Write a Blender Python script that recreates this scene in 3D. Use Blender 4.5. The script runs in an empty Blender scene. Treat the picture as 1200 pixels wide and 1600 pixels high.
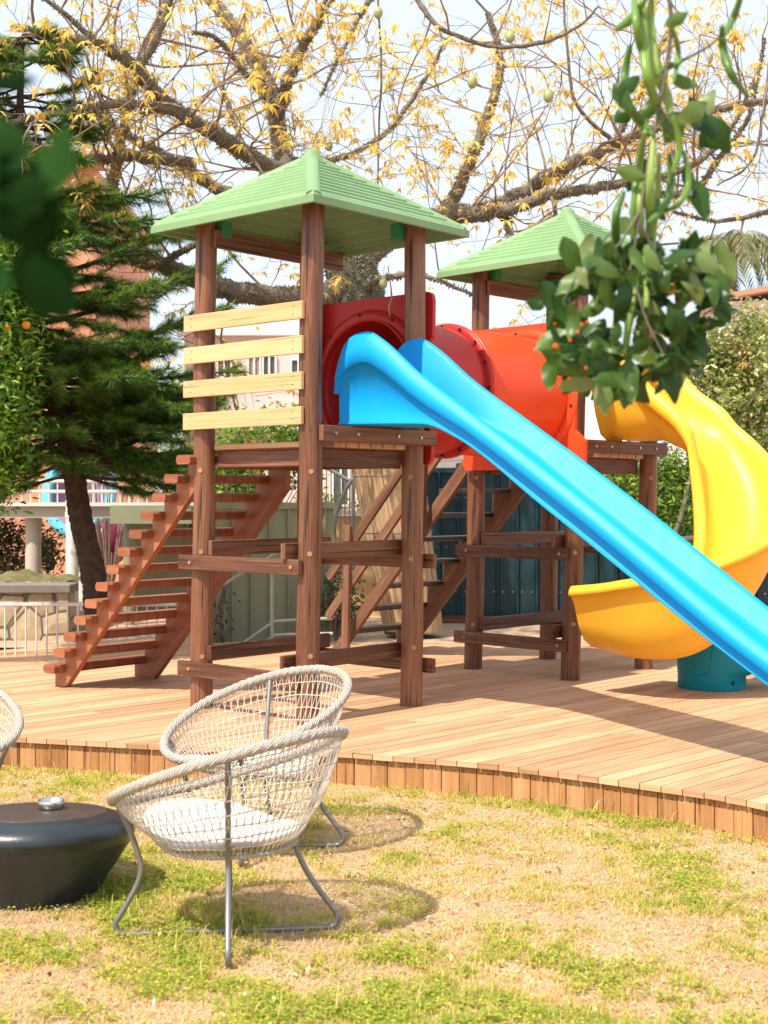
import bpy, math, random
import numpy as np
from mathutils import Vector, Matrix
random.seed(7)
RNG = np.random.default_rng(7)
sc = bpy.context.scene
C = sc.collection

# ------------------------------------------------------------------ camera, sky, sun
FPX, HY, CAMZ = 2145.0, 780.0, 1.7
cam_d = bpy.data.cameras.new('camera')
cam = bpy.data.objects.new('camera', cam_d); C.objects.link(cam); sc.camera = cam
cam.location = (0, 0, CAMZ); cam.rotation_euler = (math.radians(90), 0, 0)
cam_d.sensor_fit = 'VERTICAL'; cam_d.sensor_height = 36.0
cam_d.lens = FPX / 1600 * 36.0
cam_d.shift_y = -20.0 / 1600
cam_d.clip_end = 3000
cam_d.dof.use_dof = True; cam_d.dof.focus_distance = 8.6; cam_d.dof.aperture_fstop = 4.0

world = bpy.data.worlds.new('World'); sc.world = world; world.use_nodes = True
wn = world.node_tree; wn.nodes.clear()
sky = wn.nodes.new('ShaderNodeTexSky'); sky.sky_type = 'NISHITA'; sky.sun_disc = False
SUNV = Vector((-.46, -.52, 1.0)).normalized()
sky.sun_elevation = math.asin(SUNV.z); sky.sun_rotation = math.atan2(SUNV.x, SUNV.y)
sky.air_density = 1.0; sky.dust_density = 4.0; sky.ozone_density = 1.0
hz = wn.nodes.new('ShaderNodeMix'); hz.data_type = 'RGBA'; hz.inputs[0].default_value = .62
hz.inputs[7].default_value = (6.3, 7.0, 7.8, 1)
bgn = wn.nodes.new('ShaderNodeBackground'); bgn.inputs[1].default_value = .126
wo = wn.nodes.new('ShaderNodeOutputWorld')
wn.links.new(sky.outputs[0], hz.inputs[6]); wn.links.new(hz.outputs[2], bgn.inputs[0]); wn.links.new(bgn.outputs[0], wo.inputs[0])

sun_d = bpy.data.lights.new('sun', 'SUN'); sun_d.energy = 4.4; sun_d.angle = math.radians(.6); sun_d.color = (1, .90, .76)
sun = bpy.data.objects.new('sun', sun_d); C.objects.link(sun); sun.location = (-5, -5, 12)
sun.rotation_euler = SUNV.to_track_quat('Z', 'Y').to_euler()
sc.view_settings.view_transform = 'Standard'; sc.view_settings.look = 'None'
sc.view_settings.exposure = .70; sc.view_settings.gamma = 1

def pix(px, py, D):
    return Vector(((px - 600) / FPX * D, D, CAMZ - (py - HY) / FPX * D))
def gpix(px, py, z=0.0):
    return pix(px, py, FPX * (CAMZ - z) / (py - HY))
V3 = Vector
Z = V3((0, 0, 1))

# ------------------------------------------------------------------ materials
def new_mat(name):
    m = bpy.data.materials.new(name); m.use_nodes = True
    nt = m.node_tree; b = nt.nodes['Principled BSDF']
    return m, nt, b
def N(nt, t, **kw):
    n = nt.nodes.new(t)
    for k, v in kw.items(): setattr(n, k, v)
    return n
def ramp(nt, stops, fac):
    r = N(nt, 'ShaderNodeValToRGB'); e = r.color_ramp.elements
    while len(e) < len(stops): e.new(.5)
    for i, (p, c) in enumerate(stops): e[i].position = p; e[i].color = (*c, 1)
    nt.links.new(fac, r.inputs[0]); return r.outputs[0]
def mixc(nt, fac, a, b, mode='MIX'):
    n = N(nt, 'ShaderNodeMix', data_type='RGBA', blend_type=mode)
    for i, x in ((0, fac), (6, a), (7, b)):
        if hasattr(x, 'links') or hasattr(x, 'is_linked'): nt.links.new(x, n.inputs[i])
        else: n.inputs[i].default_value = x if i == 0 else (*x, 1)
    return n.outputs[2]
def coord(nt, kind, scale=(1, 1, 1)):
    tc = N(nt, 'ShaderNodeTexCoord'); mp = N(nt, 'ShaderNodeMapping'); mp.inputs['Scale'].default_value = scale
    nt.links.new(tc.outputs[kind], mp.inputs[0]); return mp.outputs[0]
def noise(nt, vec, scale, detail=4, rough=.6, out=0):
    n = N(nt, 'ShaderNodeTexNoise'); n.inputs['Scale'].default_value = scale; n.inputs['Detail'].default_value = detail
    n.inputs['Roughness'].default_value = rough; nt.links.new(vec, n.inputs['Vector']); return n.outputs[out]
def bump(nt, b, h, strength=.3, dist=.01):
    n = N(nt, 'ShaderNodeBump'); n.inputs['Strength'].default_value = strength; n.inputs['Distance'].default_value = dist
    nt.links.new(h, n.inputs['Height']); nt.links.new(n.outputs[0], b.inputs['Normal'])
def rnd_attr(nt):
    a = N(nt, 'ShaderNodeAttribute'); a.attribute_name = 'rnd'; return a.outputs['Fac']

def wood(name, dark, mid, light, rough=.55, spec=.3, grain=1.0, wear=None, knots=0.0, green=None):
    """UV: u = metres along the grain, v = metres across. rnd = per piece."""
    m, nt, b = new_mat(name)
    uv = coord(nt, 'UV', (1.6, 42 * grain, 1)); r = rnd_attr(nt)
    g = noise(nt, uv, 1.0, 6, .65)
    uv2 = coord(nt, 'UV', (.9, 9, 1)); g2 = noise(nt, uv2, 1.3, 3, .5)
    f = N(nt, 'ShaderNodeMath', operation='MULTIPLY_ADD'); nt.links.new(g2, f.inputs[0]); f.inputs[1].default_value = .55
    nt.links.new(g, f.inputs[2])
    f2 = N(nt, 'ShaderNodeMath', operation='MULTIPLY_ADD'); nt.links.new(r, f2.inputs[0]); f2.inputs[1].default_value = .42
    nt.links.new(f.outputs[0], f2.inputs[2])
    f3 = N(nt, 'ShaderNodeMapRange'); f3.inputs[1].default_value = .5; f3.inputs[2].default_value = 1.46
    nt.links.new(f2.outputs[0], f3.inputs[0])
    c = ramp(nt, [(0, dark), (.5, mid), (1, light)], f3.outputs[0])
    if wear:
        w = noise(nt, coord(nt, 'UV', (.7, 11, 1)), 1.7, 7, .75)
        wm = ramp(nt, [(.50, (0, 0, 0)), (.72, (.75, .75, .75))], w)
        c = mixc(nt, wm, c, wear)
    if knots:
        v = N(nt, 'ShaderNodeTexVoronoi'); v.inputs['Scale'].default_value = 1.0
        nt.links.new(coord(nt, 'UV', (2.6, 8, 1)), v.inputs['Vector'])
        km = ramp(nt, [(.03, (1, 1, 1)), (.10, (0, 0, 0))], v.outputs['Distance'])
        kf = N(nt, 'ShaderNodeMath', operation='MULTIPLY'); nt.links.new(km, kf.inputs[0]); kf.inputs[1].default_value = knots
        c = mixc(nt, kf.outputs[0], c, tuple(x * .45 for x in dark))
    # thin cracks along the grain
    ck = noise(nt, coord(nt, 'UV', (.9, 55, 1)), 1.2, 2, .4)
    cm = ramp(nt, [(.34, (.9, .9, .9)), (.40, (0, 0, 0))] if name in ('post_wood', 'beam_wood') else [(.29, (.8, .8, .8)), (.34, (0, 0, 0))], ck)
    c = mixc(nt, cm, c, tuple(x * .35 for x in dark))
    nt.links.new(c, b.inputs['Base Color'])
    b.inputs['Roughness'].default_value = rough; b.inputs['Specular IOR Level'].default_value = spec
    bump(nt, b, g, .35, .004)
    return m
def plastic(name, col, rough=.28, var=.06, dirt=.25):
    m, nt, b = new_mat(name); b.inputs['Specular IOR Level'].default_value = .28
    n = noise(nt, coord(nt, 'Object'), 1.6, 5, .6)
    c = ramp(nt, [(.3, tuple(x * (1 - var) for x in col)), (.7, tuple(min(1, x * (1 + var)) for x in col))], n)
    s = noise(nt, coord(nt, 'Object', (1, 1, .4)), 9, 8, .75)
    sm = ramp(nt, [(.58, (0, 0, 0)), (.8, (dirt,) * 3)], s)
    c = mixc(nt, sm, c, tuple(.5 * x + .12 for x in col))
    nt.links.new(c, b.inputs['Base Color'])
    rr = N(nt, 'ShaderNodeMapRange'); nt.links.new(s, rr.inputs[0]); rr.inputs[3].default_value = rough - .06; rr.inputs[4].default_value = rough + .16
    nt.links.new(rr.outputs[0], b.inputs['Roughness'])
    n3 = noise(nt, coord(nt, 'Object'), 60, 2, .5); bump(nt, b, n3, .06, .002)
    return m
def simple(name, col, rough=.6, metal=0, var=.15, scale=5, bumpv=0, bscale=40):
    m, nt, b = new_mat(name)
    n = noise(nt, coord(nt, 'Object'), scale, 6, .65)
    c = ramp(nt, [(.25, tuple(x * (1 - var) for x in col)), (.75, tuple(min(1, x * (1 + var)) for x in col))], n)
    nt.links.new(c, b.inputs['Base Color']); b.inputs['Roughness'].default_value = rough; b.inputs['Metallic'].default_value = metal
    if bumpv: bump(nt, b, noise(nt, coord(nt, 'Object'), bscale, 5, .6), bumpv, .02)
    return m
def leafmat(name, stops, trans=.35, rough=.5, tcol=1.3):
    m, nt, b = new_mat(name)
    c = ramp(nt, stops, rnd_attr(nt))
    nt.links.new(c, b.inputs['Base Color']); b.inputs['Roughness'].default_value = rough
    b.inputs['Specular IOR Level'].default_value = .35
    t = N(nt, 'ShaderNodeBsdfTranslucent')
    cc = mixc(nt, 1.0, c, (tcol, tcol * .95, tcol * .5), 'MULTIPLY'); nt.links.new(cc, t.inputs[0])
    mx = N(nt, 'ShaderNodeMixShader'); mx.inputs[0].default_value = trans
    nt.links.new(b.outputs[0], mx.inputs[1]); nt.links.new(t.outputs[0], mx.inputs[2])
    nt.links.new(mx.outputs[0], nt.nodes['Material Output'].inputs[0])
    return m

M = {}
M['post'] = wood('post_wood', (.034, .014, .008), (.132, .049, .023), (.30, .13, .064), .36, .45, .8, wear=(.30, .15, .085), knots=.5)
M['beam'] = wood('beam_wood', (.040, .017, .009), (.112, .044, .023), (.24, .105, .057), .5, .35, 1, wear=(.28, .15, .095), knots=.4)
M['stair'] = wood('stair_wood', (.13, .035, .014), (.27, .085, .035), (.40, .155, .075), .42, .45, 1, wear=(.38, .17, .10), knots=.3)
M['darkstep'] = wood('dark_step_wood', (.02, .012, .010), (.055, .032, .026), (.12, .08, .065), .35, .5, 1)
M['railwood'] = wood('rail_wood', (.07, .032, .018), (.17, .08, .048), (.28, .15, .095), .55, .3, 1, wear=(.33, .2, .13))
M['pine'] = wood('pine_wood', (.44, .21, .09), (.66, .375, .185), (.75, .475, .275), .5, .3, .8, knots=.6)
M['worn'] = wood('worn_wood', (.25, .12, .06), (.48, .28, .16), (.66, .44, .28), .5, .3, 1, knots=.3)
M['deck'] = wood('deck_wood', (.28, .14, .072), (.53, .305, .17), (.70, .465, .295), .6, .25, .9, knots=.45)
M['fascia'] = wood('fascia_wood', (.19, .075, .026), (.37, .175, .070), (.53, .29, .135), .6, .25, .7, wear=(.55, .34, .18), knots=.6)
M['green'] = plastic('green_roof', (.175, .295, .140), .5, .14, .55)
M['dkgreen'] = plastic('dark_green', (.03, .20, .09), .5)
M['blue'] = plastic('blue_plastic', (.0, .29, .74), .42, .05, .2)
M['yellow'] = plastic('yellow_plastic', (.86, .455, .035), .34, .05, .22)
M['red'] = plastic('crimson_plastic', (.42, .022, .018), .34, .10, .45)
M['orange'] = plastic('orange_red_plastic', (.70, .065, .018), .28, .08, .35)
M['teal'] = plastic('teal_plastic', (.0, .215, .28), .4, .1, .3)
M['bolt'] = simple('bolt_metal', (.45, .42, .38), .35, .9)
M['plug'] = simple('wood_plug', (.38, .19, .09), .5)
M['hole'] = simple('hole_dark', (.01, .01, .012), .7)
M['net'] = simple('rattan_cord', (.52, .45, .38), .65, 0, .12, 30)
m, nt, b = new_mat('rattan_rim'); M['rim'] = m
wv = N(nt, 'ShaderNodeTexWave'); wv.wave_type = 'BANDS'; wv.bands_direction = 'DIAGONAL'; wv.inputs['Scale'].default_value = 9.0; wv.inputs['Distortion'].default_value = .6
nt.links.new(coord(nt, 'UV', (4.2, 6.5, 1)), wv.inputs['Vector'])
c = ramp(nt, [(.06, (.27, .23, .19)), (.28, (.50, .44, .38)), (.8, (.62, .555, .49))], wv.outputs['Fac'])
nt.links.new(c, b.inputs['Base Color']); b.inputs['Roughness'].default_value = .65; bump(nt, b, wv.outputs['Fac'], .9, .006)
M['cushion'] = simple('cushion_fabric', (.60, .58, .55), .85, 0, .04, 12, .25, 300)
M['frame'] = simple('grey_frame', (.21, .205, .20), .38, .55, .15, 20)
M['table'] = simple('table_black', (.015, .022, .027), .32, 0, .5, 4, .10, 25)
M['tabletop'] = simple('table_top', (.045, .034, .030), .38, 0, .4, 4, .1, 25)
M['steel'] = simple('steel', (.62, .60, .58), .22, 1, .1)
M['olive'] = simple('olive_paint', (.235, .255, .16), .55, 0, .12, 2)
M['fence'] = simple('dark_fence_paint', (.010, .045, .060), .42, .1, .25, 1.5)
M['whitepaint'] = simple('white_paint', (.66, .62, .58), .5, 0, .08, 3)
M['greypipe'] = simple('grey_pipe', (.30, .31, .29), .45, .4)
M['tanpaint'] = simple('tan_paint', (.46, .40, .34), .6, 0, .08, 3)
M['salmon'] = simple('salmon_render', (.56, .25, .15), .85, 0, .08, 2)
M['pinkwall'] = simple('pink_render', (.64, .52, .49), .85, 0, .05, 1)
M['whitewall'] = simple('white_render', (.75, .70, .68), .85, 0, .05, 1)
M['glass'] = simple('window_dark', (.07, .085, .09), .15)
M['shutter'] = simple('shutter_brown', (.30, .22, .20), .6)
M['bark'] = simple('bark', (.135, .115, .085), .9, 0, .55, 14, .8, 40)
M['pinebark'] = simple('pine_bark', (.055, .036, .024), .95, 0, .7, 16, 1.0, 45)
M['thorn'] = simple('thorn', (.25, .215, .165), .8)
M['twig'] = simple('twig', (.24, .17, .125), .85, 0, .3, 10)
M['sand'] = simple('sand_soil', (.44, .31, .21), .95, 0, .3, 12, .6, 60)
M['moss'] = simple('mossy_rock', (.13, .12, .045), .95, 0, .6, 6, .8, 20)
M['capstone'] = simple('capstone', (.19, .16, .14), .8)
M['ylwall'] = simple('ochre_wall', (.62, .42, .20), .85)
M['tile'] = simple('roof_tile', (.42, .22, .15), .8)
M['fruit'] = simple('orange_fruit', (.80, .28, .02), .45, 0, .1)
M['podfruit'] = simple('green_fruit', (.30, .33, .15), .6, 0, .2)
M['berry'] = simple('red_berry', (.7, .05, .01), .4)
M['burgundy'] = plastic('burgundy', (.22, .02, .07), .3)
M['cyan'] = plastic('light_blue', (.10, .45, .62), .35)
M['purple'] = plastic('purple', (.30, .17, .28), .4)
M['gapshade'] = simple('gap_shade_dark', (.03, .02, .015), .9)  # near-black colour standing in for shade below the plank gaps

m, nt, b = new_mat('lawn_soil'); M['soil'] = m
oc = coord(nt, 'Object')
n1 = noise(nt, oc, 1.1, 6, .6); n2 = noise(nt, oc, 26, 8, .75); n3 = noise(nt, oc, 120, 4, .7)
c1 = ramp(nt, [(.34, (.34, .20, .11)), (.5, (.60, .395, .235)), (.68, (.80, .60, .42))], n2)
c2 = ramp(nt, [(.35, (.42, .30, .16)), (.65, (.58, .41, .26))], n1)
c = mixc(nt, .45, c1, c2)
c = mixc(nt, ramp(nt, [(.60, (0, 0, 0)), (.7, (.6, .6, .6))], n3), c, (.20, .13, .07))
nt.links.new(c, b.inputs['Base Color']); b.inputs['Roughness'].default_value = .95
bump(nt, b, n2, .9, .03)

m, nt, b = new_mat('flagstone'); M['flag'] = m
oc = coord(nt, 'Object')
v = N(nt, 'ShaderNodeTexVoronoi', feature='DISTANCE_TO_EDGE'); v.inputs['Scale'].default_value = 3.4; nt.links.new(oc, v.inputs['Vector'])
vc = N(nt, 'ShaderNodeTexVoronoi'); vc.inputs['Scale'].default_value = 3.4; nt.links.new(oc, vc.inputs['Vector'])
sep = N(nt, 'ShaderNodeSeparateColor'); nt.links.new(vc.outputs['Color'], sep.inputs[0])
c = ramp(nt, [(0, (.40, .28, .16)), (.5, (.50, .38, .25)), (1, (.33, .22, .14))], sep.outputs[0])
c = mixc(nt, .5, c, ramp(nt, [(.3, (.25, .17, .10)), (.7, (.6, .48, .34))], noise(nt, oc, 6, 6, .7)))
c = mixc(nt, ramp(nt, [(.02, (1, 1, 1)), (.06, (0, 0, 0))], v.outputs['Distance']), c, (.10, .08, .055))
nt.links.new(c, b.inputs['Base Color']); b.inputs['Roughness'].default_value = .9
bump(nt, b, v.outputs['Distance'], .8, .06)

m, nt, b = new_mat('reed_mat'); M['reed'] = m
uv = coord(nt, 'UV', (.8, 38, 1)); g = noise(nt, uv, 1, 3, .6)
c = ramp(nt, [(.36, (.13, .075, .035)), (.46, (.36, .23, .12)), (.62, (.50, .36, .21))], g)
nt.links.new(c, b.inputs['Base Color']); b.inputs['Roughness'].default_value = .7; bump(nt, b, g, .8, .01)

M['yleaf'] = leafmat('yellow_leaves', [(0, (.50, .31, .09)), (.4, (.68, .49, .15)), (.75, (.72, .58, .22)), (1, (.50, .50, .16))], .45, .5)
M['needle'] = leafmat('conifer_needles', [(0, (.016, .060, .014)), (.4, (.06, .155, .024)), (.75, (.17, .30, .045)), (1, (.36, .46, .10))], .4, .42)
M['citrus'] = leafmat('citrus_leaves', [(0, (.05, .15, .015)), (.5, (.13, .28, .03)), (1, (.30, .42, .07))], .35, .4)
M['shrub'] = leafmat('shrub_leaves', [(0, (.04, .12, .015)), (.5, (.13, .27, .03)), (1, (.32, .42, .07))], .35, .45)
M['varieg'] = leafmat('hedge_leaves', [(0, (.05, .11, .015)), (.45, (.20, .29, .05)), (.8, (.42, .47, .16)), (1, (.68, .64, .40))], .3, .4)
M['dkshrub'] = leafmat('dark_leaves', [(0, (.015, .035, .012)), (.6, (.035, .075, .02)), (1, (.08, .13, .04))], .2)
M['fgleaf'] = leafmat('near_leaves', [(0, (.010, .042, .005)), (.5, (.036, .095, .012)), (.85, (.10, .175, .035)), (1, (.24, .30, .13))], .3, .36)
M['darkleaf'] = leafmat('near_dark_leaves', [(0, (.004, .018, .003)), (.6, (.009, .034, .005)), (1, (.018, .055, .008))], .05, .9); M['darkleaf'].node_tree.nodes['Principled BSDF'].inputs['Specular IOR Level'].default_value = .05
M['pod'] = leafmat('pod_skin', [(0, (.06, .15, .02)), (.6, (.17, .30, .05)), (1, (.33, .44, .12))], .15, .35)
M['grass'] = leafmat('grass_blades', [(0, (.74, .52, .31)), (.35, (.64, .48, .21)), (.6, (.52, .48, .11)), (.85, (.33, .39, .055)), (1, (.17, .28, .03))], .4, .6)
M['clover'] = leafmat('clover_leaves', [(0, (.18, .30, .03)), (.6, (.38, .46, .055)), (1, (.66, .60, .09))], .45, .6)
M['straw'] = leafmat('dry_straw', [(0, (.38, .26, .13)), (.5, (.60, .45, .26)), (1, (.78, .64, .42))], .15, .7)
M['litter'] = leafmat('leaf_litter', [(0, (.12, .06, .03)), (.5, (.34, .20, .10)), (1, (.72, .58, .42))], .1, .7)
M['palm'] = leafmat('palm_leaves', [(0, (.14, .17, .08)), (1, (.33, .33, .17))], .3)

# ------------------------------------------------------------------ mesh building
ORG = {}
def world_org(p): return ORG.get(p.name, V3((0, 0, 0))) if p else V3((0, 0, 0))
class MB:
    def __init__(s): s.v = []; s.f = []; s.uv = []; s.r = []; s.sm = []
    def poly(s, pts, uvs=None, r=0.5, smooth=False):
        i = len(s.v); s.v += [tuple(p) for p in pts]; s.f.append(list(range(i, i + len(pts))))
        s.uv.append(uvs or [(0, 0)] * len(pts)); s.r.append(r); s.sm.append(smooth)
    def box(s, c, a, b_, c_, r=None):
        """centre, half vectors a (long), b_, c_; shared corner vertices"""
        if r is None: r = random.random()
        off = random.random() * 20
        i = len(s.v); la, lb, lc = a.length, b_.length, c_.length
        for sa in (-1, 1):
            for sb in (-1, 1):
                for s_ in (-1, 1): s.v.append(tuple(c + a * sa + b_ * sb + c_ * s_))
        fl = a.cross(b_).dot(c_) < 0
        F = [((0, 1, 3, 2), 'e'), ((4, 6, 7, 5), 'e'), ((0, 4, 5, 1), 'c'), ((2, 3, 7, 6), 'c'), ((0, 2, 6, 4), 'b'), ((1, 5, 7, 3), 'b')]
        for q, k in F:
            q = list(q)
            if fl: q = q[::-1]
            uv = []
            for j in q:
                A = la if j & 4 else -la; B = lb if j & 2 else -lb; D = lc if j & 1 else -lc
                if k == 'e': uv.append((off + B * .3, off + D))
                elif k == 'c': uv.append((A + off, D + off * 3))
                else: uv.append((A + off, B + off * 3 + .3))
            s.f.append([i + j for j in q]); s.uv.append(uv); s.r.append(r); s.sm.append(False)
    def beam(s, p0, p1, up, h, t, r=None):
        a = (p1 - p0) / 2; d = a.normalized(); side = d.cross(up).normalized(); upn = side.cross(d).normalized()
        s.box((p0 + p1) / 2, a, upn * (h / 2), side * (t / 2), r)
    def grid(s, rows, closed_u=False, smooth=True, r=.5, ulen=None, flip=False):
        """rows: list of lists of points. quads between successive rows"""
        i = len(s.v); n = len(rows[0]); m_ = len(rows)
        for rw in rows: s.v += [tuple(p) for p in rw]
        acc = [0]
        for a in range(1, m_): acc.append(acc[-1] + (V3(rows[a][0]) - V3(rows[a - 1][0])).length)
        cc = [0]
        for k in range(1, n + 1): cc.append(cc[-1] + (V3(rows[0][k % n]) - V3(rows[0][k - 1])).length)
        kk = n if closed_u else n - 1
        for a in range(m_ - 1):
            for k in range(kk):
                k2 = (k + 1) % n
                q = [i + a * n + k, i + a * n + k2, i + (a + 1) * n + k2, i + (a + 1) * n + k]
                uv = [(acc[a], cc[k]), (acc[a], cc[k + 1]), (acc[a + 1], cc[k + 1]), (acc[a + 1], cc[k])]
                if flip: q = q[::-1]; uv = uv[::-1]
                s.f.append(q); s.uv.append(uv); s.r.append(r); s.sm.append(smooth)
    def tube(s, pts, rad, n=8, caps=True, r=.5, smooth=True, closed=False, radf=None):
        pts = [V3(p) for p in pts]; m_ = len(pts)
        if not hasattr(rad, '__len__'): rad = [rad] * m_
        T = []
        for a in range(m_):
            if closed: t = pts[(a + 1) % m_] - pts[(a - 1) % m_]
            else: t = pts[min(a + 1, m_ - 1)] - pts[max(a - 1, 0)]
            T.append(t.normalized() if t.length > 1e-9 else V3((0, 0, 1)))
        ref = V3((0, 0, 1)) if abs(T[0].z) < .9 else V3((1, 0, 0))
        nrm = T[0].cross(ref).normalized(); rows = []
        for a in range(m_):
            nrm = (nrm - T[a] * nrm.dot(T[a])).normalized(); bn = T[a].cross(nrm)
            row = []
            for k in range(n):
                an = 2 * math.pi * k / n; R = rad[a] * (radf(a, k) if radf else 1)
                row.append(pts[a] + (nrm * math.cos(an) + bn * math.sin(an)) * R)
            rows.append(row)
        if closed: rows.append(rows[0])
        s.grid(rows, True, smooth, r)
        if caps and not closed:
            off = random.random()
            s.poly(rows[0][::-1], [(off + k * .003, off) for k in range(n)], r); s.poly(rows[-1], [(off + k * .003, off) for k in range(n)], r)
    def lathe(s, prof, c, n=48, smooth=True, r=.5, axis=None):
        rows = []
        for (R, z) in prof:
            rows.append([V3((c[0] + R * math.cos(2 * math.pi * k / n), c[1] + R * math.sin(2 * math.pi * k / n), c[2] + z)) for k in range(n)])
        s.grid(rows, True, smooth, r)
    def sphere(s, c, R, n=10, r=.5, sz=1.0):
        prof = [(max(1e-4, R * math.sin(math.pi * k / n)), -R * sz * math.cos(math.pi * k / n)) for k in range(n + 1)]
        s.lathe(prof, c, n + 2, True, r)
    def prism(s, poly, vec, r=None):
        """closed polygon pts extruded by vec (UV from first edge)"""
        if r is None: r = random.random()
        off = random.random() * 9
        poly = [V3(p) for p in poly]; n = len(poly)
        top = [p + vec for p in poly]
        d = max(((poly[(k + 1) % n] - poly[k]) for k in range(n)), key=lambda q: q.length).normalized()
        nn = vec.normalized(); e = d.cross(nn)
        uv = [(p.dot(d) + off, p.dot(e) + off * 2) for p in poly]
        s.poly(poly[::-1], uv[::-1], r); s.poly(top, uv, r)
        for k in range(n):
            j = (k + 1) % n; L = vec.length
            s.poly([poly[k], poly[j], top[j], top[k]], [(uv[k][0], off), (uv[j][0], off), (uv[j][0], off + L), (uv[k][0], off + L)], r)
    def build(s, name, mat, parent=None, bevel=0, seg=1, origin=None):
        o0 = world_org(parent) if origin is None else origin
        me = bpy.data.meshes.new(name)
        me.from_pydata([(x - o0[0], y - o0[1], z - o0[2]) for x, y, z in s.v], [], s.f)
        ul = me.uv_layers.new(name='UVMap'); flat = [c for fu in s.uv for p in fu for c in p]
        if len(flat) == 2 * len(me.loops): ul.data.foreach_set('uv', flat)
        at = me.attributes.new('rnd', 'FLOAT', 'FACE')
        if len(s.r) == len(me.polygons):
            at.data.foreach_set('value', s.r); me.polygons.foreach_set('use_smooth', s.sm)
        me.materials.append(M[mat] if isinstance(mat, str) else mat); me.update()
        o = bpy.data.objects.new(name, me); C.objects.link(o)
        if parent: o.parent = parent; ORG[o.name] = o0
        else: o.location = o0; ORG[o.name] = V3(o0)
        if bevel:
            bm = o.modifiers.new('bevel', 'BEVEL'); bm.width = bevel; bm.segments = seg; bm.limit_method = 'ANGLE'; bm.angle_limit = .6
        return o
def fast(name, mat, V, F, rnd=None, parent=None, uv=None, smooth=False):
    o0 = world_org(parent)
    V = np.asarray(V, dtype=np.float32) - np.array(o0, dtype=np.float32); F = np.asarray(F, dtype=np.int32)
    me = bpy.data.meshes.new(name); me.vertices.add(len(V)); me.vertices.foreach_set('co', V.ravel())
    k = F.shape[1]; me.loops.add(F.size); me.loops.foreach_set('vertex_index', F.ravel())
    me.polygons.add(len(F)); me.polygons.foreach_set('loop_start', np.arange(0, F.size, k, dtype=np.int32))
    me.polygons.foreach_set('loop_total', np.full(len(F), k, dtype=np.int32))
    me.update(calc_edges=True); me.validate()
    at = me.attributes.new('rnd', 'FLOAT', 'FACE')
    at.data.foreach_set('value', np.asarray(rnd if rnd is not None else RNG.random(len(F)), dtype=np.float32))
    me.materials.append(M[mat]); o = bpy.data.objects.new(name, me); C.objects.link(o)
    if parent: o.parent = parent; ORG[o.name] = o0
    return o
def thing(name, label, cat, loc=(0, 0, 0), group=None):
    o = bpy.data.objects.new(name, None); C.objects.link(o); o.location = loc; o.empty_display_size = .2
    o['label'] = label; o['category'] = cat
    if group: o['group'] = group
    ORG[o.name] = V3(loc); return o
def tag(o, label, cat, group=None):
    o['label'] = label; o['category'] = cat
    if group: o['group'] = group
    return o
def unit(a): return a / np.maximum(np.linalg.norm(a, axis=1, keepdims=True), 1e-9)
def rvec(n): return unit(RNG.normal(size=(n, 3)))
def leaves(P, D, L, Wd, fold=.25, bend=0.0, up=None):
    """folded lance leaves: 5 verts (base, left, right, mid, tip) -> tris"""
    n = len(P); L = np.broadcast_to(L, (n,))[:, None]; Wd = np.broadcast_to(Wd, (n,))[:, None]
    side = unit(np.cross(D, rvec(n) if up is None else up)); nr = np.cross(side, D)
    mid = P + D * L * .45 + nr * L * (-.02)
    l = mid + side * Wd * .5 + nr * Wd * fold; r = mid - side * Wd * .5 + nr * Wd * fold
    tip = P + D * L - np.array([0, 0, 1.0]) * L * bend
    V = np.stack([P, l, r, mid, tip], 1).reshape(-1, 3); b_ = np.arange(n)[:, None] * 5
    F = np.concatenate([b_ + [0, 3, 1], b_ + [0, 2, 3], b_ + [1, 3, 4], b_ + [3, 2, 4]], 1).reshape(-1, 3)
    return V, F, 4
def vnoise(x, y, scale, seed):
    g = np.random.default_rng(seed).random((128, 128)); X = x * scale + 50; Y = y * scale + 50
    i = np.floor(X).astype(int); j = np.floor(Y).astype(int); fx = X - i; fy = Y - j
    fx = fx * fx * (3 - 2 * fx); fy = fy * fy * (3 - 2 * fy); i %= 127; j %= 127
    return (g[i, j] * (1 - fx) * (1 - fy) + g[i + 1, j] * fx * (1 - fy) + g[i, j + 1] * (1 - fx) * fy + g[i + 1, j + 1] * fx * fy)
def crv(pts, n):
    """Catmull-Rom through pts"""
    pts = [V3(p) for p in pts]; out = []
    P = [pts[0] * 2 - pts[1]] + pts + [pts[-1] * 2 - pts[-2]]
    for a in range(1, len(P) - 2):
        for k in range(n):
            t = k / n; p0, p1, p2, p3 = P[a - 1], P[a], P[a + 1], P[a + 2]
            out.append(.5 * ((2 * p1) + (p2 - p0) * t + (2 * p0 - 5 * p1 + 4 * p2 - p3) * t * t + (3 * p1 - p0 - 3 * p2 + p3) * t ** 3))
    out.append(pts[-1]); return out
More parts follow.
